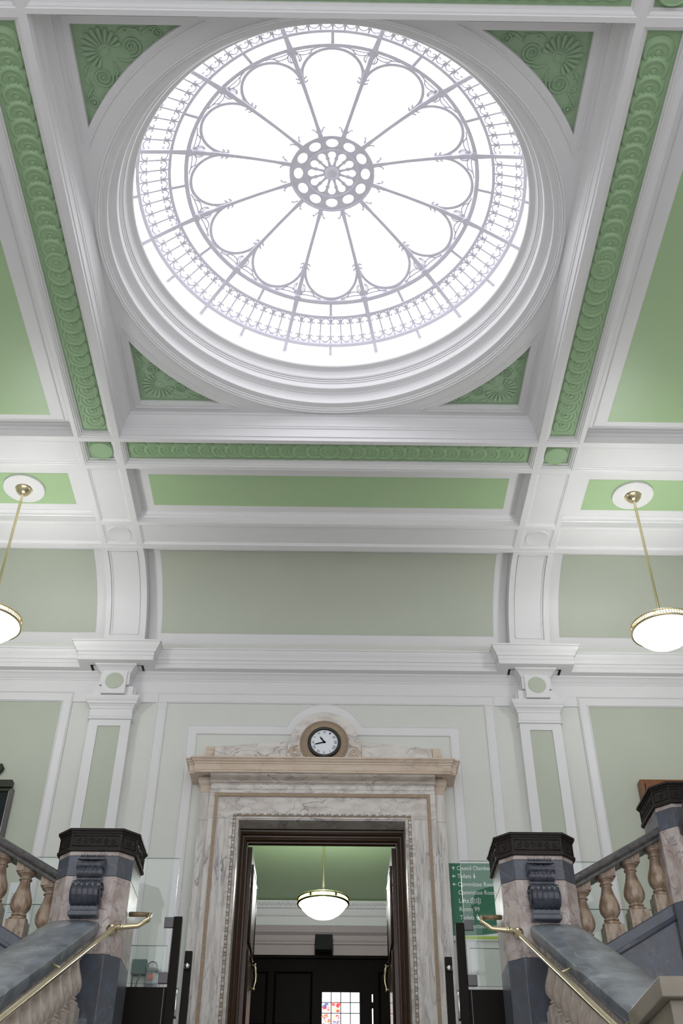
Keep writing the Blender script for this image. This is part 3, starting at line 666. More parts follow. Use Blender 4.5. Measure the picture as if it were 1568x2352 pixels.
for (ax_, az, wv, nm) in ((-0.055, 0.075, 0.010, 'hour_hand'), (-0.125, -0.030, 0.008, 'minute_hand')):
    L = math.hypot(ax_, az); nx, nz = -az / L, ax_ / L
    V = [(-ax_ * .15 + nx * wv, -0.006, -az * .15 + nz * wv), (-ax_ * .15 - nx * wv, -0.006, -az * .15 - nz * wv), (ax_ * .7 - nx * wv, -0.006, az * .7 - nz * wv), (ax_, -0.006, az), (ax_ * .7 + nx * wv, -0.006, az * .7 + nz * wv)]
    meshobj(nm, V, [(0, 1, 2, 3, 4)], BLACK, ck)

# wooden frame in the reveal (door frame) and open leaves
df = struct(B().box(DX - 0.965, DX + 0.965, 11.38, 11.40, 4.768, 4.80).obj('door_1', WOOD), 'dark mahogany door frame inside the marble reveal')
wf = B().run([(DX - .972, 1.75), (DX - .972, 4.79), (DX + .972, 4.79), (DX + .972, 1.75)],
    [(0, 11.40), (-0.008, 11.40), (-0.012, 11.392), (-0.024, 11.392), (-0.028, 11.402), (-0.032, 11.43), (-0.044, 11.435), (-0.052, 11.45), (-0.062, 11.455), (-0.066, 11.47), (-0.070, 11.50),
     (-0.082, 11.505), (-0.088, 11.52), (-0.100, 11.525), (-0.106, 11.54), (-0.112, 11.58), (-0.124, 11.585), (-0.128, 11.60), (-0.13, 11.64), (0, 11.64)], -1)
wf.v = [(x, d, z) for x, z, d in wf.v]
autosmooth(wf.obj('frame_moulding', WOOD, df), 50)
wallin = struct(B().add(*fillmesh([rect(-4.5, 4.5, 1.75, 6.6), rect(DX - 0.97, DX + 0.97, 1.755, 4.79)], 0.0, lambda x, y, z: (x, 11.86, y))).obj('wall_front', INW), 'inner face of the end wall in the room beyond')
for i, s in enumerate(sides):
    leaf = struct(empty('door_%d' % (i + 2), (DX + s * 0.80, 11.66, 1.76)), 'open mahogany door leaf with brass pull handle, %s side' % ('left' if s < 0 else 'right'))
    x0, x1 = sorted((0, s * 0.05))
    B().box(x0, x1, 0.0, 0.93, 0, 2.89).obj('leaf_slab', WOOD, leaf)
    for (y0, y1, z0, z1) in ((0.12, 0.80, 0.2, 0.9), (0.12, 0.80, 1.0, 1.75), (0.12, 0.80, 1.9, 2.68)):
        xa, xb = sorted((-s * 0.018, s * 0.002)); b5 = B().box(xa, xb, y0, y1, z0, z1); b5.obj('raised_panel', WOOD, leaf)
        b6 = B().tube([(-s * .012, y0 - .03, z0 - .03), (-s * .012, y1 + .03, z0 - .03), (-s * .012, y1 + .03, z1 + .03), (-s * .012, y0 - .03, z1 + .03)], 0.014, 6, True); b6.obj('panel_bead', WOOD, leaf, True)
    hx = -s * 0.06; hy = 0.63
    h = B().tube([(0, hy, 1.78), (hx, hy, 1.76), (hx * 1.25, hy, 1.66), (hx * 1.25, hy, 1.60), (hx, hy, 1.53), (0, hy, 1.51)], [0.012, 0.012, 0.017, 0.017, 0.012, 0.012], 8)
    h.lathe([(0, -0.016), (0.014, -0.012), (0.016, 0), (0.010, 0.014), (0, 0.018)], 10, (hx, hy, 1.775)); h.lathe([(0, -0.016), (0.014, -0.012), (0.016, 0), (0.010, 0.014), (0, 0.018)], 10, (hx, hy, 1.515))
    h.obj('handle', BRASS, leaf, True)

# ================================================================== ROOM BEYOND
IY = 18.5
struct(B().box(-4.5, 4.5, 11.86, IY + .3, 6.4, 6.45).obj('ceiling_inner', GREEN), 'green ceiling of the room beyond the doorway')
inr = struct(B().box(-4.5, 4.5, IY, IY + .1, 1.75, 6.4).obj('wall_far', INW), 'far wall of the room beyond with white cornice and dark panelling')
B().run([(-4.5, IY), (4.5, IY)], [(0, 5.66), (0.03, 5.665), (0.035, 5.70), (0.05, 5.715), (0.05, 5.74), (0.06, 5.80), (0.12, 5.84), (0.125, 5.86)]).obj('frieze_moulding', INW, inr)
B().run([(-4.5, IY), (4.5, IY)], [(0.0, 5.98), (0.02, 5.985), (0.02, 6.13), (0.05, 6.14), (0.06, 6.16), (0.06, 6.25), (0.10, 6.26), (0.12, 6.38), (0, 6.40)]).obj('cornice', WHITE, inr)
ol = B()
for i in range(120):
    x = -1.5 + i * 0.025; ol.lathe([(0, -0.02), (0.014, -0.01), (0.016, 0.01), (0.006, 0.03)], 6, (x, IY - .115, 6.31 + 0.012 * sin(i * 1.9)))
o = ol.obj('leaf_enrichment', WHITE, inr); o['kind'] = 'stuff'
B().box(-4.5, 4.5, IY - .08, IY, 1.75, 5.44).obj('dark_panelling', WOOD2, inr)
for (x0, x1) in ((-1.6, -0.95), (-0.85, -0.2), (0.9, 1.5)):
    b7 = B()
    for a, b2, c, d in ((x0, x1, 4.35, 5.2),): b7.ring([(0, 0), (0.02, 0.02), (0.04, 0.0)], a, b2, c, d, 0)
    b7.v = [(x, IY - .08 - z, y) for x, y, z in b7.v]; b7.obj('panel_frame', WOOD2, inr)
B().box(-4.5, 4.5, IY - .14, IY - .06, 5.40, 5.45).obj('panelling_rail', WOOD2, inr)
struct(B().box(-4.5, -4.4, 11.86, IY, 1.75, 6.4).obj('wall_left_inner', WOOD2)); struct(B().box(4.4, 4.5, 11.86, IY, 1.75, 6.4).obj('wall_right_inner', WOOD2))
struct(B().box(-4.5, 4.5, 11.36, IY, 1.70, 1.75).obj('floor_inner', WOOD))
# stained glass window
sw = struct(B().box(-0.075, 0.62, IY - .11, IY - .08, 3.0, 4.90).obj('window_1', WOOD2), 'stained glass window in dark panelling')
colw = (0.95, 0.96, 1.0)
fill = [(0.95, 0.96, 1.0), (0.9, 0.75, 0.35), (0.85, 0.08, 0.08), (0.55, 0.75, 0.9), (0.95, 0.55, 0.35), (0.35, 0.65, 0.45), (0.1, 0.12, 0.35)]
x0w, x1w, ztop, pw, ph = -0.045, 0.59, 4.872, (0.59 + 0.045) / 4, 0.165
rnd = random.Random(7)
for i in range(4):
    for j in range(8):
        xa, xb = x0w + i * pw + .007, x0w + (i + 1) * pw - .007; zb, za = ztop - j * ph - .007, ztop - (j + 1) * ph + .007
        V, Fc = [], []
        pn = meshobj('window_pane', [(xa, IY - .116, za), (xb, IY - .116, za), (xb, IY - .116, zb), (xa, IY - .116, zb), (xa, IY - .11, za), (xb, IY - .11, za), (xb, IY - .11, zb), (xa, IY - .11, zb)],
                     [(0, 1, 2, 3), (4, 7, 6, 5), (0, 4, 5, 1), (3, 2, 6, 7)], stain(colw), sw)
        red = (i < 2 and j > 0)
        nbits = 12 if red else (5 if j == 0 else 1)
        for k in range(nbits):
            cx_, cz_ = rnd.uniform(xa + .02, xb - .02), rnd.uniform(za + .02, zb - .02); rr = rnd.uniform(0.015, 0.040) if red else rnd.uniform(0.008, 0.02)
            pts = [(cx_ + rr * rnd.uniform(.6, 1.2) * cos(t), cz_ + rr * rnd.uniform(.6, 1.2) * sin(t)) for t in [2 * pi * q_ / 7 for q_ in range(7)]]
            colr = rnd.choice([fill[2], fill[2], fill[2], fill[1], fill[4], fill[6], fill[3]]) if red else rnd.choice([fill[1], fill[3], fill[5], fill[4]])
            meshobj('glass_piece', [(x, IY - .1175, z) for x, z in pts], [tuple(range(7))], stain(colr), pn)
sl = struct(B().box(0.77, 0.83, IY - .10, IY - .08, 3.0, 4.86).obj('window_2', WOOD2), 'narrow slit window beside the stained glass window')
for z0, z1 in ((4.72, 4.84), (4.1, 4.62)): B().box(0.788, 0.808, IY - .108, IY - .10, z0, z1).obj('window_pane', stain(colw), sl)
tag(bevel(B().box(-0.168, 0.127, IY - .45, IY - .13, 5.452, 5.70).obj('speaker_box', BLACK)), 'black box speaker on the ledge above dark panelling beyond the doorway', 'speaker')

# ================================================================== PENDANT LAMPS
def pendant(x, y, zc, zl, canopy=True, power=26):
    t = empty('pendant_lamp', (x, y, zl))
    if canopy:
        B().lathe([(0, -0.035), (0.235, -0.035), (0.245, -0.03), (0.245, 0.0)], 48, (0, 0, zc - zl)).obj('ceiling_plate', WHITE, t, False)
        autosmooth(B().lathe([(0, -0.115), (0.03, -0.112), (0.07, -0.09), (0.095, -0.055), (0.104, -0.035), (0.11, -0.034)], 32, (0, 0, zc - zl)).obj('ceiling_rose', BRASS, t), 60)
        zt = zc - 0.10
    else: zt = zc
    B().lathe([(0.0165, 0.03), (0.0165, zt - zl)], 16).obj('rod', BRASS, t, True)
    autosmooth(B().lathe([(0.0, -0.20), (0.08, -0.193), (0.16, -0.168), (0.23, -0.125), (0.285, -0.070), (0.318, -0.020), (0.325, 0.0), (0.325, 0.045)], 48, (0, 0, 0.0)).obj('glass_bowl', BOWL, t), 80)
    gb = B()
    def tor(R, z, r): gb.lathe([(R + r * cos(a), z + r * sin(a)) for a in [2 * pi * i / 10 for i in range(11)]], 56)
    tor(0.340, -0.006, 0.016); tor(0.342, 0.056, 0.012); tor(0.338, 0.026, 0.003)
    autosmooth(gb.obj('brass_rim', BRASS, t), 60)
    g2 = B()
    for i in range(72):
        a = 2 * pi * i / 72; hw = 0.0045 if i % 12 else 0.018
        ca, sa = cos(a), sin(a); V = []
        for z in (0.004, 0.05):
            for r in (0.333, 0.341):
                for s in (-hw, hw): V.append((r * ca - s * sa, r * sa + s * ca, z))
        g2.add(V, [(0, 1, 3, 2), (4, 6, 7, 5), (0, 4, 5, 1), (2, 3, 7, 6), (0, 2, 6, 4), (1, 5, 7, 3)])
    g2.obj('pierced_gallery', BRASS, t)
    for k in range(3):
        a = 2 * pi * k / 3 + .4; B().tube([(0.33 * cos(a), 0.33 * sin(a), 0.05), (0.015 * cos(a), 0.015 * sin(a), 0.09)], 0.006, 6).obj('stay', BRASS, t)
    ld = bpy.data.lights.new('lamp_bulb', 'POINT'); ld.energy = power; ld.shadow_soft_size = 0.12; ld.color = (0.96, 1.0, 0.99)
    lo = bpy.data.objects.new('lamp_bulb', ld); lo.location = (0, 0, 0.20); link(lo, t)
    return t
tag(pendant(-3.65, 9.41, S + .147, 6.20), 'brass pendant lamp with white glass bowl hanging in the left bay', 'lamp', 'brass pendant lamps')
tag(pendant(3.655, 9.41, S + .147, 6.20), 'brass pendant lamp with white glass bowl hanging in the right bay', 'lamp', 'brass pendant lamps')
tag(pendant(-0.02, 14.2, 6.4, 4.885, False, 210), 'brass pendant lamp with white glass bowl seen through the doorway', 'lamp', 'brass pendant lamps')

# ================================================================== STAIRS
SX = -0.045; LZ = 1.75
land = struct(B().box(-7, 7, 8.0, YW, LZ - .2, LZ).obj('floor_landing', STONEF), 'stone landing before the doorway')
struct(B().box(-7, 7, -3, 8.0, -1.75, -1.6).obj('floor', STONEF), 'pale stone hall floor')
st = struct(empty('stair_flight', (SX, 8.0, LZ)), 'broad stone flight up to the landing')
for i in range(22):
    zt = -0.152 * (i + 1)
    B().box(-1.6, 1.6, -0.304 * (i + 1), -0.304 * i + .02, zt - .15, zt).obj('step', STONEF, st)
struct(B().box(-7.1, -7, -3, YW, -1.6, S).obj('wall_left', WALLC)); struct(B().box(7, 7.1, -3, YW, -1.6, S).obj('wall_right', WALLC))

def octa(h, c, k=0.0):
    h += k; c = c + k * 0.414
    return [(-h + c, -h), (h - c, -h), (h, -h + c), (h, h - c), (h - c, h), (-h + c, h), (-h, h - c), (-h, -h + c)]
def make_newel(x, yfront, ztop, zbase, console=True, face=1):
    t = empty('newel_post', (x, yfront + 0.295, zbase)); h, c = 0.295, 0.105
    top = ztop - zbase
    cap = B()
    lv = [(0.0, 0.010, 0.022), (0.022, 0.012, 0.035), (0.035, -0.002, 0.135)]
    cap.prism(octa(h, c, 0.022), top - 0.175, top - 0.155); cap.prism(octa(h, c, 0.014), top - 0.155, top - 0.035)
    cap.prism(octa(h, c, 0.022), top - 0.035, top - 0.018); cap.prism(octa(h, c, 0.034), top - 0.018, top)
    co = cap.obj('carved_cap', CAPM, t)
    # relief frames and carving on each face
    O = octa(h, c, 0.014); rf = B()
    for i in range(8):
        a, b2 = Vector(O[i]), Vector(O[(i + 1) % 8]); d = (b2 - a); L = d.length; d.normalize(); nn = Vector((d.y, -d.x))
        def P3(u, z, k): q_ = a + d * u + nn * k; return (q_.x, q_.y, top - 0.155 + z)
        rf.tube([P3(0.018, 0.018, 0.001), P3(L - 0.018, 0.018, 0.001), P3(L - 0.018, 0.10, 0.001), P3(0.018, 0.10, 0.001)], 0.005, 5, True)
        m_ = max(1, int((L - 0.06) / 0.055))
        for j in range(m_):
            u0 = 0.03 + (L - 0.06) * (j + 0.5) / m_
            pts = [P3(u0 + (0.006 + 0.016 * t_ / 9) * cos(t_ * 0.8 + j), 0.059 + (0.006 + 0.020 * t_ / 9) * sin(t_ * 0.8 + j), 0.002) for t_ in range(10)]
            rf.tube(pts, 0.005, 5)
    rf.obj('cap_relief', CAPM, co, True)
    rel = [0.175, 0.21, 0.37, 0.95, top]
    zs = [top - r for r in rel]
    for i, m_ in enumerate((NEWC, NEWB, NEWC, NEWB)):
        bevel(B().prism(octa(h, c), zs[i + 1] + 0.0008, zs[i] - 0.0008).obj('marble_course', m_, t), 0.003, 1)
    if console:
        yy = -0.295
        k = B()
        def roll(z, r, hw, yc, rid, flare=0.0):
            pr = [(0.0, -hw)]; n = 44
            for i in range(n + 1):
                u = -1 + 2 * i / n; rr = r * (1 + 0.06 * abs(cos(u * pi * rid / 2)) ** 0.6 - 0.04) + flare * abs(u) ** 3
                pr.append((rr, hw * u))
            pr.append((0.0, hw)); k.lathe(pr, 26, (0, yc, z), 'x')
        zt = top - 0.205
        roll(zt - 0.095, 0.032, 0.105, yy - 0.045, 4, 0.008); roll(zt - 0.155, 0.045, 0.095, yy - 0.035, 6)
        roll(zt - 0.325, 0.098, 0.105, yy - 0.06, 5)
        sec = [(yy + .02, zt - 0.07), (yy - 0.05, zt - 0.075), (yy - 0.06, zt - 0.14), (yy - 0.045, zt - 0.21), (yy - 0.09, zt - 0.26), (yy - 0.10, zt - 0.34), (yy - 0.02, zt - 0.40), (yy + .02, zt - .40)]
        k.add([(s * 0.098, y, z) for s in (-1, 1) for y, z in sec], [tuple(range(8)), tuple(range(15, 7, -1))] + [(i, i + 8, (i + 1) % 8 + 8, (i + 1) % 8) for i in range(8)])
        k.box(-0.105, 0.105, yy - 0.075, yy, zt - 0.062, zt - 0.052); k.box(-0.098, 0.098, yy - 0.06, yy, zt - 0.052, zt - 0.040)
        for s in (-1, 1):   # volutes on the sides
            pts = []
            for i in range(30):
                q_ = i / 29; a = 2.3 * 2 * pi * q_; rr = 0.010 + 0.080 * q_; pts.append((s * 0.108, yy - 0.06 + rr * cos(a), zt - 0.325 + rr * sin(a)))
            k.tube(pts, 0.008, 6)
        for i in range(9):
            u = -0.084 + 0.021 * i; hh = 0.012 if i % 2 else 0.022
            k.lathe([(0.001, -0.010), (0.010, -0.006), (0.012, 0.0), (0.009, hh * .6), (0.001, hh)], 8, (u, yy - 0.042, zt - 0.036))
            k.tube([(u, yy - 0.03, zt - 0.04), (u, yy - 0.055, zt - 0.030), (u, yy - 0.056, zt - 0.018)], [0.010, 0.007, 0.003], 6)
        autosmooth(k.obj('scroll_console', DARKM, t), 50)
        bevel(B().box(-0.112, 0.112, yy - 0.095, yy, zt - 0.495, zt - 0.455).box(-0.102, 0.102, yy - 0.08, yy, zt - 0.455, zt - 0.41).obj('console_base', NEWB, t), 0.008)
    return t
NX = 1.745
nl = tag(make_newel(SX - NX, 8.0, 3.32, LZ), 'octagonal banded marble newel with dark carved cap left of the doorway', 'newel post', 'marble newel posts')
nr = tag(make_newel(SX + NX, 8.0, 3.32, LZ), 'octagonal banded marble newel with dark carved cap right of the doorway', 'newel post', 'marble newel posts')
n2r = tag(make_newel(SX + NX + 1.335, 8.0, 3.765, LZ, False), 'higher banded marble newel with black cap at the right edge', 'newel post', 'marble newel posts')
n2l = tag(make_newel(SX - NX - 1.335, 8.0, 3.765, LZ, False), 'higher banded marble newel up the left side flight', 'newel post', 'marble newel posts')

# baluster (unit copy)
BP = [(0.050, 0.12), (0.072, 0.122), (0.078, 0.132), (0.072, 0.145), (0.050, 0.150), (0.046, 0.158), (0.058, 0.165), (0.060, 0.174), (0.050, 0.180), (0.046, 0.186), (0.060, 0.200), (0.076, 0.225), (0.083, 0.255), (0.081, 0.285),
      (0.070, 0.325), (0.055, 0.365), (0.044, 0.405), (0.040, 0.430), (0.041, 0.440), (0.051, 0.444), (0.051, 0.452), (0.042, 0.456), (0.042, 0.468), (0.054, 0.482), (0.070, 0.490), (0.073, 0.500)]
def baluster_mesh(m, h=0.575, dz=0.05):
    b2 = B(); b2.lathe(BP, 24); b2.box(-0.077, 0.077, -0.077, 0.077, -dz, 0.122); b2.box(-0.074, 0.074, -0.074, 0.074, 0.50, h + dz)
    o = b2.obj('baluster', m); autosmooth(o, 40); return o
def balustrade(label, path0, path1, axis, n, wcop, mcop, mbal, thick, first_off, pitch, strh, gap=0.575, crown=0.0, inward=0.0):
    """path0/path1: top centre-line of the coping at both ends"""
    t = empty('balustrade', path0)
    d = Vector(path1) - Vector(path0); hz = abs(d.y) if axis == 'y' else abs(d.x); sl_ = d.z / hz
    hw = wcop / 2
    sec = [(-hw + .03, -thick), (-hw + .03, -thick + .025), (-hw + .008, -thick + .035), (-hw, -thick + .05), (-hw, -0.018), (-hw + .014, -0.004), (-hw * .5, crown * .7), (0, crown), (hw * .5, crown * .7), (hw - .014, -0.004), (hw, -0.018), (hw, -thick + .05), (hw - .008, -thick + .035), (hw - .03, -thick + .025), (hw - .03, -thick)]
    nseg = 1
    P = [tuple(d * (i / nseg)) for i in range(nseg + 1)]
    autosmooth(B().sweep(P, sec, 'yz' if axis == 'y' else 'xz').obj('coping', mcop, t), 40)
    shw = 0.13
    ssec = [(inward - shw, -strh), (inward - shw, 0), (inward - shw + .01, 0.012), (inward + shw - .01, 0.012), (inward + shw, 0), (inward + shw, -strh)]
    zoff = -thick - gap
    autosmooth(B().sweep([(p[0], p[1], p[2] + zoff) for p in P], ssec, 'yz' if axis == 'y' else 'xz').obj('base_string', NEWB if mcop is not COPE else COPE, t), 40)
    if mcop is not COPE:
        rl_ = B()
        rl_.tube([(p[0], p[1] - shw - .005, p[2] + zoff - .10) for p in P], 0.020, 8); rl_.obj('string_roll', NEWB, t, True)
    fb = baluster_mesh(mbal, gap)
    for i in range(n):
        o = fb if i == 0 else fb.copy()
        if i: C.objects.link(o)
        u = (first_off + pitch * i) / hz; p = d * u
        o.parent = t; o.location = (p.x + inward, p.y, p.z + zoff)
        o.rotation_euler = (0, 0, 0)
    return t
def lower_balustrade(s):
    x = SX + s * 1.815
    t = balustrade('', (x, 8.0, 2.605), (x, 1.7, 2.605 - 3.15), 'y', 26, 0.385, COPE, BALM2, 0.125, 0.13, 0.222, 0.42, 0.56, 0.012, -s * 0.075)
    return t
tag(lower_balustrade(-1), 'balustrade with broad blue-grey coping going down from the left newel', 'balustrade', 'lower flight balustrades')
tag(lower_balustrade(1), 'balustrade with broad blue-grey coping going down from the right newel', 'balustrade', 'lower flight balustrades')
DG = marble('dark_grey_rail_marble', (0.105, 0.10, 0.095), (0.22, 0.21, 0.2), (3, 3, 3), 0.35, 0.3, (0.06, 0.058, 0.058), 4)
def upper_balustrade(s):
    x = SX + s * (NX + 0.285)
    return balustrade('', (x, 8.27, 3.04), (x + s * 0.77, 8.27, 3.04 + 0.77 * 0.54), 'x', 4, 0.29, DG, BALM, 0.10, 0.075, 0.215, 0.62, 0.535)
tag(upper_balustrade(-1), 'balustrade with buff stone balusters climbing left behind the left newel', 'balustrade', 'side flight balustrades')
tag(upper_balustrade(1), 'balustrade with buff stone balusters climbing right to the higher newel', 'balustrade', 'side flight balustrades')
for s in sides:   # side flights: steps behind the balustrades
    sf = struct(empty('stair_flight', (SX + s * 2.0, 8.5, LZ)), 'side flight of stone steps rising %s' % ('left' if s < 0 else 'right'))
    for i in range(8):
        x0, x1 = sorted((s * 0.30 * i, s * 0.30 * (i + 1))); B().box(x0, x1, 0, 2.0, 0, 0.155 * (i + 1) - .1).obj('step', STONEF, sf)
# gallery coping rising towards the camera from the high newels
for s in sides:
    x = SX + s * (NX + 1.335)
    g_ = empty('gallery_rail', (x, 8.0, 3.42))
    hw = 0.17; sec = [(-hw + .03, -.12), (-hw, -.09), (-hw, -0.015), (-hw + .015, 0), (hw - .015, 0), (hw, -0.015), (hw, -.09), (hw - .03, -.12)]
    B().sweep([(0, 0, 0), (0, -1.6, 0.8)], sec).obj('coping', DG, g_)
    B().sweep([(0, 0, -.12), (0, -1.6, 0.68)], [(-.1, -.10), (-.1, 0), (.1, 0), (.1, -.10)]).obj('under_rail', BLACK, g_)
    tag(g_, 'grey stone gallery rail leaving the higher newel at the %s edge' % ('left' if s < 0 else 'right'), 'rail')

# pedestals at the foot of the broad copings
def pedestal(s):
    x0, x1 = sorted((SX + s * 1.60, SX + s * 2.5))
    t = empty('stone_pedestal', ((x0 + x1) / 2, 5.25, -1.6)); hx = (x1 - x0) / 2
    b2 = B()
    for (k, z0, z1) in ((0.0, 2.90, 2.99), (-0.045, 0, 2.90)): b2.box(-hx - k, hx + k, -0.31 - k, 0.31 + k, z0, z1)
    bevel(b2.obj('block', PEDM, t), 0.006)
    b3 = B(); xx = -s * (hx - 0.04)
    b3.tube([(xx, -0.2, 2.5), (xx, 0.2, 2.5), (xx, 0.2, 2.79), (xx, -0.2, 2.79)], 0.008, 6, True); b3.tube([(-hx + .14, -0.27, 2.5), (hx - .14, -0.27, 2.5), (hx - .14, -0.27, 2.79), (-hx + .14, -0.27, 2.79)], 0.008, 6, True)
    b3.obj('panel_moulding', PEDM, t)
    return t
tag(pedestal(1), 'cream stone pedestal interrupting the broad coping at the lower right', 'pedestal', 'stone pedestals')

# brass handrails
def handrail(s):
    xr = SX + s * 1.50
    t = empty('brass_handrail', (xr, 7.98, 2.56))
    r = 0.019
    pts = [(0, -6.0, -3.0), (0, -3.0, -1.5), (0, -0.10, -0.05), (0, -0.02, -0.012), (-s * 0.06, 0.0, 0.0), (-s * 0.17, 0.0, 0.01), (-s * 0.235, 0.02, 0.06), (-s * 0.235, 0.09, 0.12), (-s * 0.15, 0.17, 0.15), (-s * 0.06, 0.20, 0.16)]
    B().tube(pts, r, 12).obj('rail', BRASS, t, True)
    fl = B(); fl.tube([(-s * 0.01, 0, 0), (s * 0.045, 0.02, -0.02), (s * 0.07, 0.05, -0.02)], 0.013, 8)
    fl.lathe([(0, -0.055), (0.024, -0.05), (0.040, -0.03), (0.044, -0.02), (0, -0.01)], 20, (s * 0.03, 0.045, -0.01), 'y')
    fl.lathe([(0.019, -0.012), (0.026, -0.012), (0.026, 0.012), (0.019, 0.012)], 16, (-s * 0.05, 0, 0), 'x')
    fl.obj('bracket', BRASS, t, True)
    k2 = B()
    for i in range(1, 5): k2.tube([(0, -1.2 * i, -0.6 * i), (s * 0.05, -1.2 * i, -0.6 * i - .04), (s * 0.16, -1.2 * i, -0.6 * i + .0)], 0.009, 6)
    k2.obj('rail_bracket', BRASS, t, True)
    return t
tag(handrail(-1), 'polished brass handrail sloping along the left balustrade', 'handrail', 'brass handrails')
tag(handrail(1), 'polished brass handrail sloping along the right balustrade', 'handrail', 'brass handrails')

# ================================================================== GLASS SCREENS AND GATES
GY = 8.9
for s in sides:
    nm = 'left' if s < 0 else 'right'; c = -0.025
    t = tag(empty('glass_screen', (c + s * 1.18, GY, LZ)), 'tall clear glass screen beside its dark brown post, %s of the doorway' % nm, 'screen', 'glass screens')
    p = bevel(B().box(-0.035, 0.035, -0.035, 0.035, 0, 1.185 if s < 0 else 1.152).obj('post', GATE, t), 0.004)
    x0, x1 = sorted((s * 0.045, s * 1.28)); B().box(x0, x1, -0.005, 0.005, 0.66, 1.69).obj('upper_glass', GLASS, t)
    B().box(x0, x1, -0.0051, 0.0051, 1.69, 1.694).obj('glass_edge', ge, t)
    xe = s * 0.045; B().box(min(xe, xe - s * .003), max(xe, xe - s * .003), -0.0051, 0.0051, 0.66, 1.69).obj('glass_edge', ge, t)
    x2, x3 = sorted((s * 0.075, s * 1.0)); B().box(x2, x3, 0.03, 0.038, 0.62, 0.963).obj('lower_glass', GLASS, t); B().box(x2, x3, 0.029, 0.039, 0.963, 0.967).obj('glass_edge', ge, t)
    x4, x5 = sorted((s * 0.035, s * 0.8)); bevel(B().box(x4, x5, -0.02, 0.02, 0.0, 0.63).obj('brown_panel', GATE, t), 0.003)
    B().box(min(s * .055, s * .06), max(s * .055, s * .06), -0.024, -0.02, 0.0, 0.63).obj('steel_strip', STEEL, t)
    for z in (1.10, 0.66): bevel(B().box(min(s * .036, s * .115), max(s * .036, s * .115), -0.016, 0.016, z, z + .085).obj('clamp', STEEL, t), 0.003)
    g_ = tag(empty('gate_post', (c + s * 1.075, GY + .02, LZ)), 'shorter dark brown gate post with chrome knob beside the %s glass screen' % nm, 'post', 'gate posts')
    bevel(B().box(-0.030, 0.030, 0.02, 0.07, 0, 0.93 if s < 0 else 0.90).obj('stile', GATE, g_), 0.003)
    k = B().lathe([(0, -0.03), (0.018, -0.028), (0.024, -0.015), (0.012, 0.0), (0.012, 0.02)], 16, (0, 0.0, 0.80), 'y'); k.obj('knob', CHROME, g_, True)
    h = B().tube([(s * 0.055, -0.03, 0.62), (s * 0.055, -0.06, 0.6), (s * 0.055, -0.06, 0.42), (s * 0.055, -0.03, 0.40)], 0.010, 8); h.obj('pull_handle', CHROME, g_, True)
    # further posts seen between the balusters of the side flights
    f = tag(empty('glass_screen', (c + s * 2.30, GY + .35, LZ)), 'second glass screen with brown post seen between the %s balusters' % nm, 'screen', 'glass screens')
    bevel(B().box(-0.035, 0.035, -0.035, 0.035, 0, 1.22).obj('post', GATE, f), 0.004)
    x0, x1 = sorted((s * 0.04, s * 0.9)); B().box(x0, x1, -0.005, 0.005, 0.45, 1.40).obj('upper_glass', GLASS, f); B().box(x0, x1, -0.006, 0.006, 1.40, 1.405).obj('glass_edge', ge, f)
    bevel(B().box(min(s * .036, s * .115), max(s * .036, s * .115), -0.016, 0.016, 0.9, 0.98).obj('clamp', STEEL, f), 0.003)

# ================================================================== SIGN
sg = tag(empty('direction_sign', (1.385, YW - .022, 3.527)), 'green wall sign with white room directions and arrows right of the doorway', 'sign')
WS = 0.72
B().box(0, WS, 0, 0.02, 0, 0.83).obj('board', SIGNW, sg)
gp = [(0, 0.83), (0, 0.05), (0.17, 0.052), (0.30, 0.056), (0.45, 0.075), (WS, 0.12), (WS, 0.83)]
B().prism(gp[::-1], -0.003, 0, mapf=lambda a, b2, c: (a, c, b2)).obj('green_field', SIGNG, sg)
lp = [(0.03, 0.012), (WS, 0.012), (WS, 0.045), (0.20, 0.044), (0.10, 0.047), (0.03, 0.047)]
B().prism(lp, -0.003, 0, mapf=lambda a, b2, c: (a, c, b2)).obj('lime_band', SIGNL, sg)
lines = [('Council Chamber', 0.374), ('Toilets', 0.150), ('Committee Rooms', 0.44), ('Committee Rooms', 0.44), ('Lifts', 0.105), ('Room 99', 0.215), ('Toilets', 0.150), ('Committee Rooms', 0.44)]
def zl(i): return 0.752 - 0.0895 * i
for i, (tx, wdt) in enumerate(lines): text(tx, wdt, SIGNW, sg, (0.085, -0.005, zl(i)), 0.046)
def arrow(x, z, up):
    pts = [(0, .020), (.018, .002), (.013, -.003), (.004, .006), (.004, -.022), (-.004, -.022), (-.004, .006), (-.013, -.003), (-.018, .002)]
    if not up: pts = [(-b2, a) for a, b2 in pts]
    V, Fc = fillmesh([pts], 0, lambda a, b2, c: (x + a, -0.005, z + b2)); meshobj('arrow', V, Fc, SIGNW, sg)
arrow(0.045, zl(0) + .022, True); arrow(0.045, zl(1) + .022, False); arrow(0.045, zl(2) + .022, False)
def ic(loops, name='pictogram'): V, Fc = fillmesh(loops, 0, lambda a, b2, c: (a, -0.005, b2)); meshobj(name, V, Fc, SIGNW, sg)
z = zl(1) + .022
ic([[(0.27, z + .020), (0.283, z - .004), (0.275, z - .006), (0.275, z - .026), (0.265, z - .026), (0.265, z - .006), (0.257, z - .004)], circ(0.27, z + .028, .006, n=12)])
z = zl(6) + .022
ic([[(0.262, z + .018), (0.280, z + .018), (0.284, z - .006), (0.278, z - .006), (0.278, z - .026), (0.272, z - .026), (0.271, z - .006), (0.270, z - .026), (0.264, z - .026), (0.264, z - .006), (0.258, z - .006)], circ(0.271, z + .027, .006, n=12)])
z = zl(4) + .020
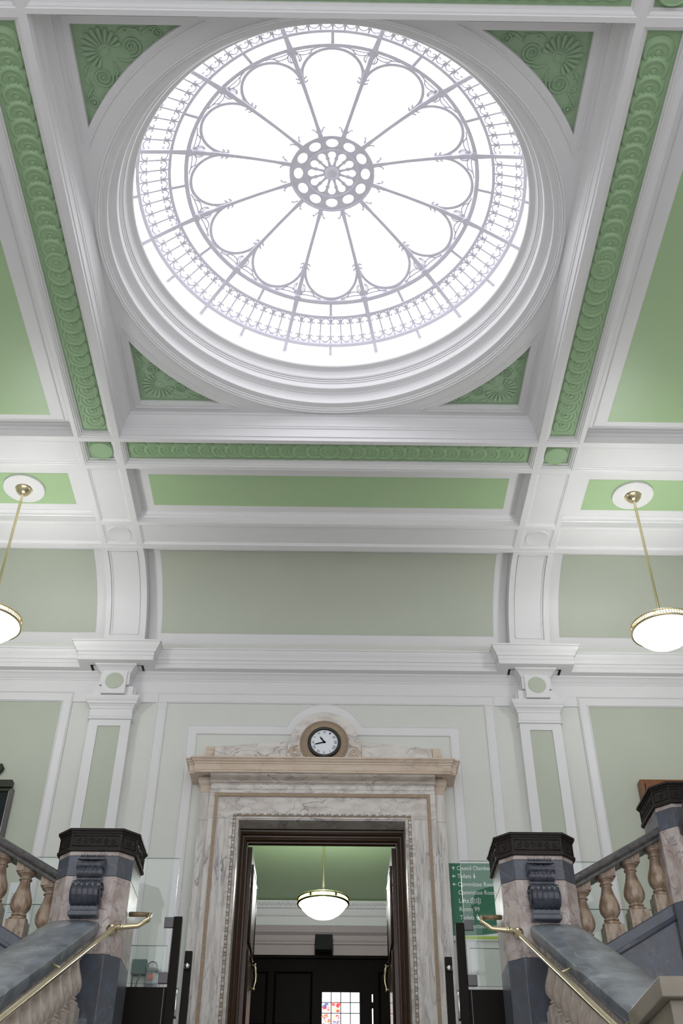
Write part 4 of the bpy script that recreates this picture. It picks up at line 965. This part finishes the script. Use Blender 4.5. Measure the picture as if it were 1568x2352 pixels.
for k in (0.235, 0.295):
    ic([rect(k - .024, k + .024, z - .024, z + .024), rect(k - .019, k + .019, z - .019, z + .019)])
    ic([rect(k - .003, k + .003, z - .016, z + .016)]); ic([[(k - .008, z + .030), (k + .008, z + .030), (k, z + .040)]]); ic([[(k - .008, z - .030), (k + .008, z - .030), (k, z - .040)]]); ic([circ(k, z - .004, .009, n=14)])

# ================================================================== WALL THINGS
pf = tag(empty('framed_board', (-3.60, YW - .05, 4.0)), 'dark glossy picture in a grey frame on the left sage panel', 'picture')
B().box(-1.0, -0.045, 0, 0.03, -0.6, 1.14).obj('picture', PIC, pf)
bevel(B().box(-0.045, 0.0, -0.02, 0.04, -0.6, 1.175).obj('side_frame', SILV, pf), 0.006); B().box(-1.0, -.045, -.02, .04, 1.14, 1.175).obj('top_frame', OLIVE, pf)
B().box(-0.050, -0.043, -0.022, -0.018, -0.6, 1.14).obj('silver_line', CHROME, pf)
bevel(B().box(-1.0, -0.03, -0.03, 0.04, 1.185, 1.265).box(-0.18, -0.025, -0.045, 0.04, 1.18, 1.27).obj('crest_rail', OLIVE, pf), 0.006)
pb = tag(B().lathe([(0, 0), (0.06, 0.0), (0.075, 0.02), (0.06, 0.05), (0, 0.05)], 6, (-3.84, YW - .06, 5.43), 'y').obj('picture_light', OLIVE), 'dark metal fitting on the sage wall above the grey framed picture', 'fitting')
pb.data.transform(Matrix.Identity(4))
cabw = tag(empty('wooden_display_case', (3.66, YW, 4.2)), 'orange-brown wooden display case on the right sage wall panel', 'case')
b2 = B().box(0, 0.05, -0.13, 0, 0, 1.13).box(0.05, 1.5, -0.13, 0, 1.08, 1.13).box(0.05, 1.5, -0.13, 0, 0, 0.05); bevel(b2.obj('carcass', WOOD3, cabw), 0.004)
bevel(B().box(0.055, 0.13, -0.145, -0.10, 0.05, 1.075).box(0.13, 1.5, -0.145, -0.10, 0.93, 1.075).obj('door_frame', WOOD3, cabw), 0.004)
B().box(0.13, 1.5, -0.11, -0.02, 0.05, 0.93).obj('door_panel', WOOD2, cabw)
B().box(0.051, 0.054, -0.147, -0.14, 0.3, 1.0).box(0.128, 0.134, -0.15, -0.14, 0.3, 0.92).obj('brass_beading', BRASS, cabw)

jb = tag(empty('junction_box', (-1.905, YW - .06, 3.13)), 'grey-green electrical box behind the glass left of the doorway', 'box')
bevel(B().box(-0.075, 0.075, 0, 0.055, 0.02, 0.17).obj('case', BOXG, jb), 0.006); B().tube([(0.02, 0.01, 0.02), (0.0, 0.0, -0.05), (-0.02, 0.02, -0.14)], 0.008, 6).obj('cable', BOXG2, jb)
B().tube([(-0.06, 0.03, 0.02), (-0.06, 0.04, -0.2)], 0.009, 6).obj('conduit', BOXG, jb)
eb = tag(empty('emergency_box', (-1.765, YW - .08, 3.06)), 'grey box with orange disc and looped cable left of the doorway', 'box')
bevel(B().box(-0.062, 0.062, 0, 0.075, -0.05, 0.16).obj('case', BOXG2, eb), 0.02, 3)
bevel(B().box(-0.046, 0.046, -0.012, 0, -0.02, 0.12).obj('face_plate', BOXG, eb), 0.006)
B().lathe([(0, -0.012), (0.034, -0.012), (0.037, 0)], 24, (0, -.012, 0.055), 'y').obj('disc', ORANGE, eb, True)
B().tube([(-0.045, .03, .15), (-0.045, .02, .19), (-0.01, .02, .215), (0.035, .02, .205), (0.05, .03, .16)], 0.007, 8).obj('cable_loop', BLACK, eb, True)
nb_ = tag(empty('notice_board', (-3.30, YW - .03, 3.55)), 'white paper notice seen between the left balusters', 'notice')
B().box(-0.12, 0.13, 0, 0.02, 0, 0.55).obj('sheet', PAPER, nb_)
lb = B()
for i in range(9): lb.box(-0.09, 0.02 + 0.05 * ((i * 7) % 3) / 2, -0.002, 0, 0.42 - 0.025 * i, 0.427 - 0.025 * i)
o = lb.obj('printed_lines', mat('grey_print', (0.35, 0.38, 0.40), 0.6), nb_)
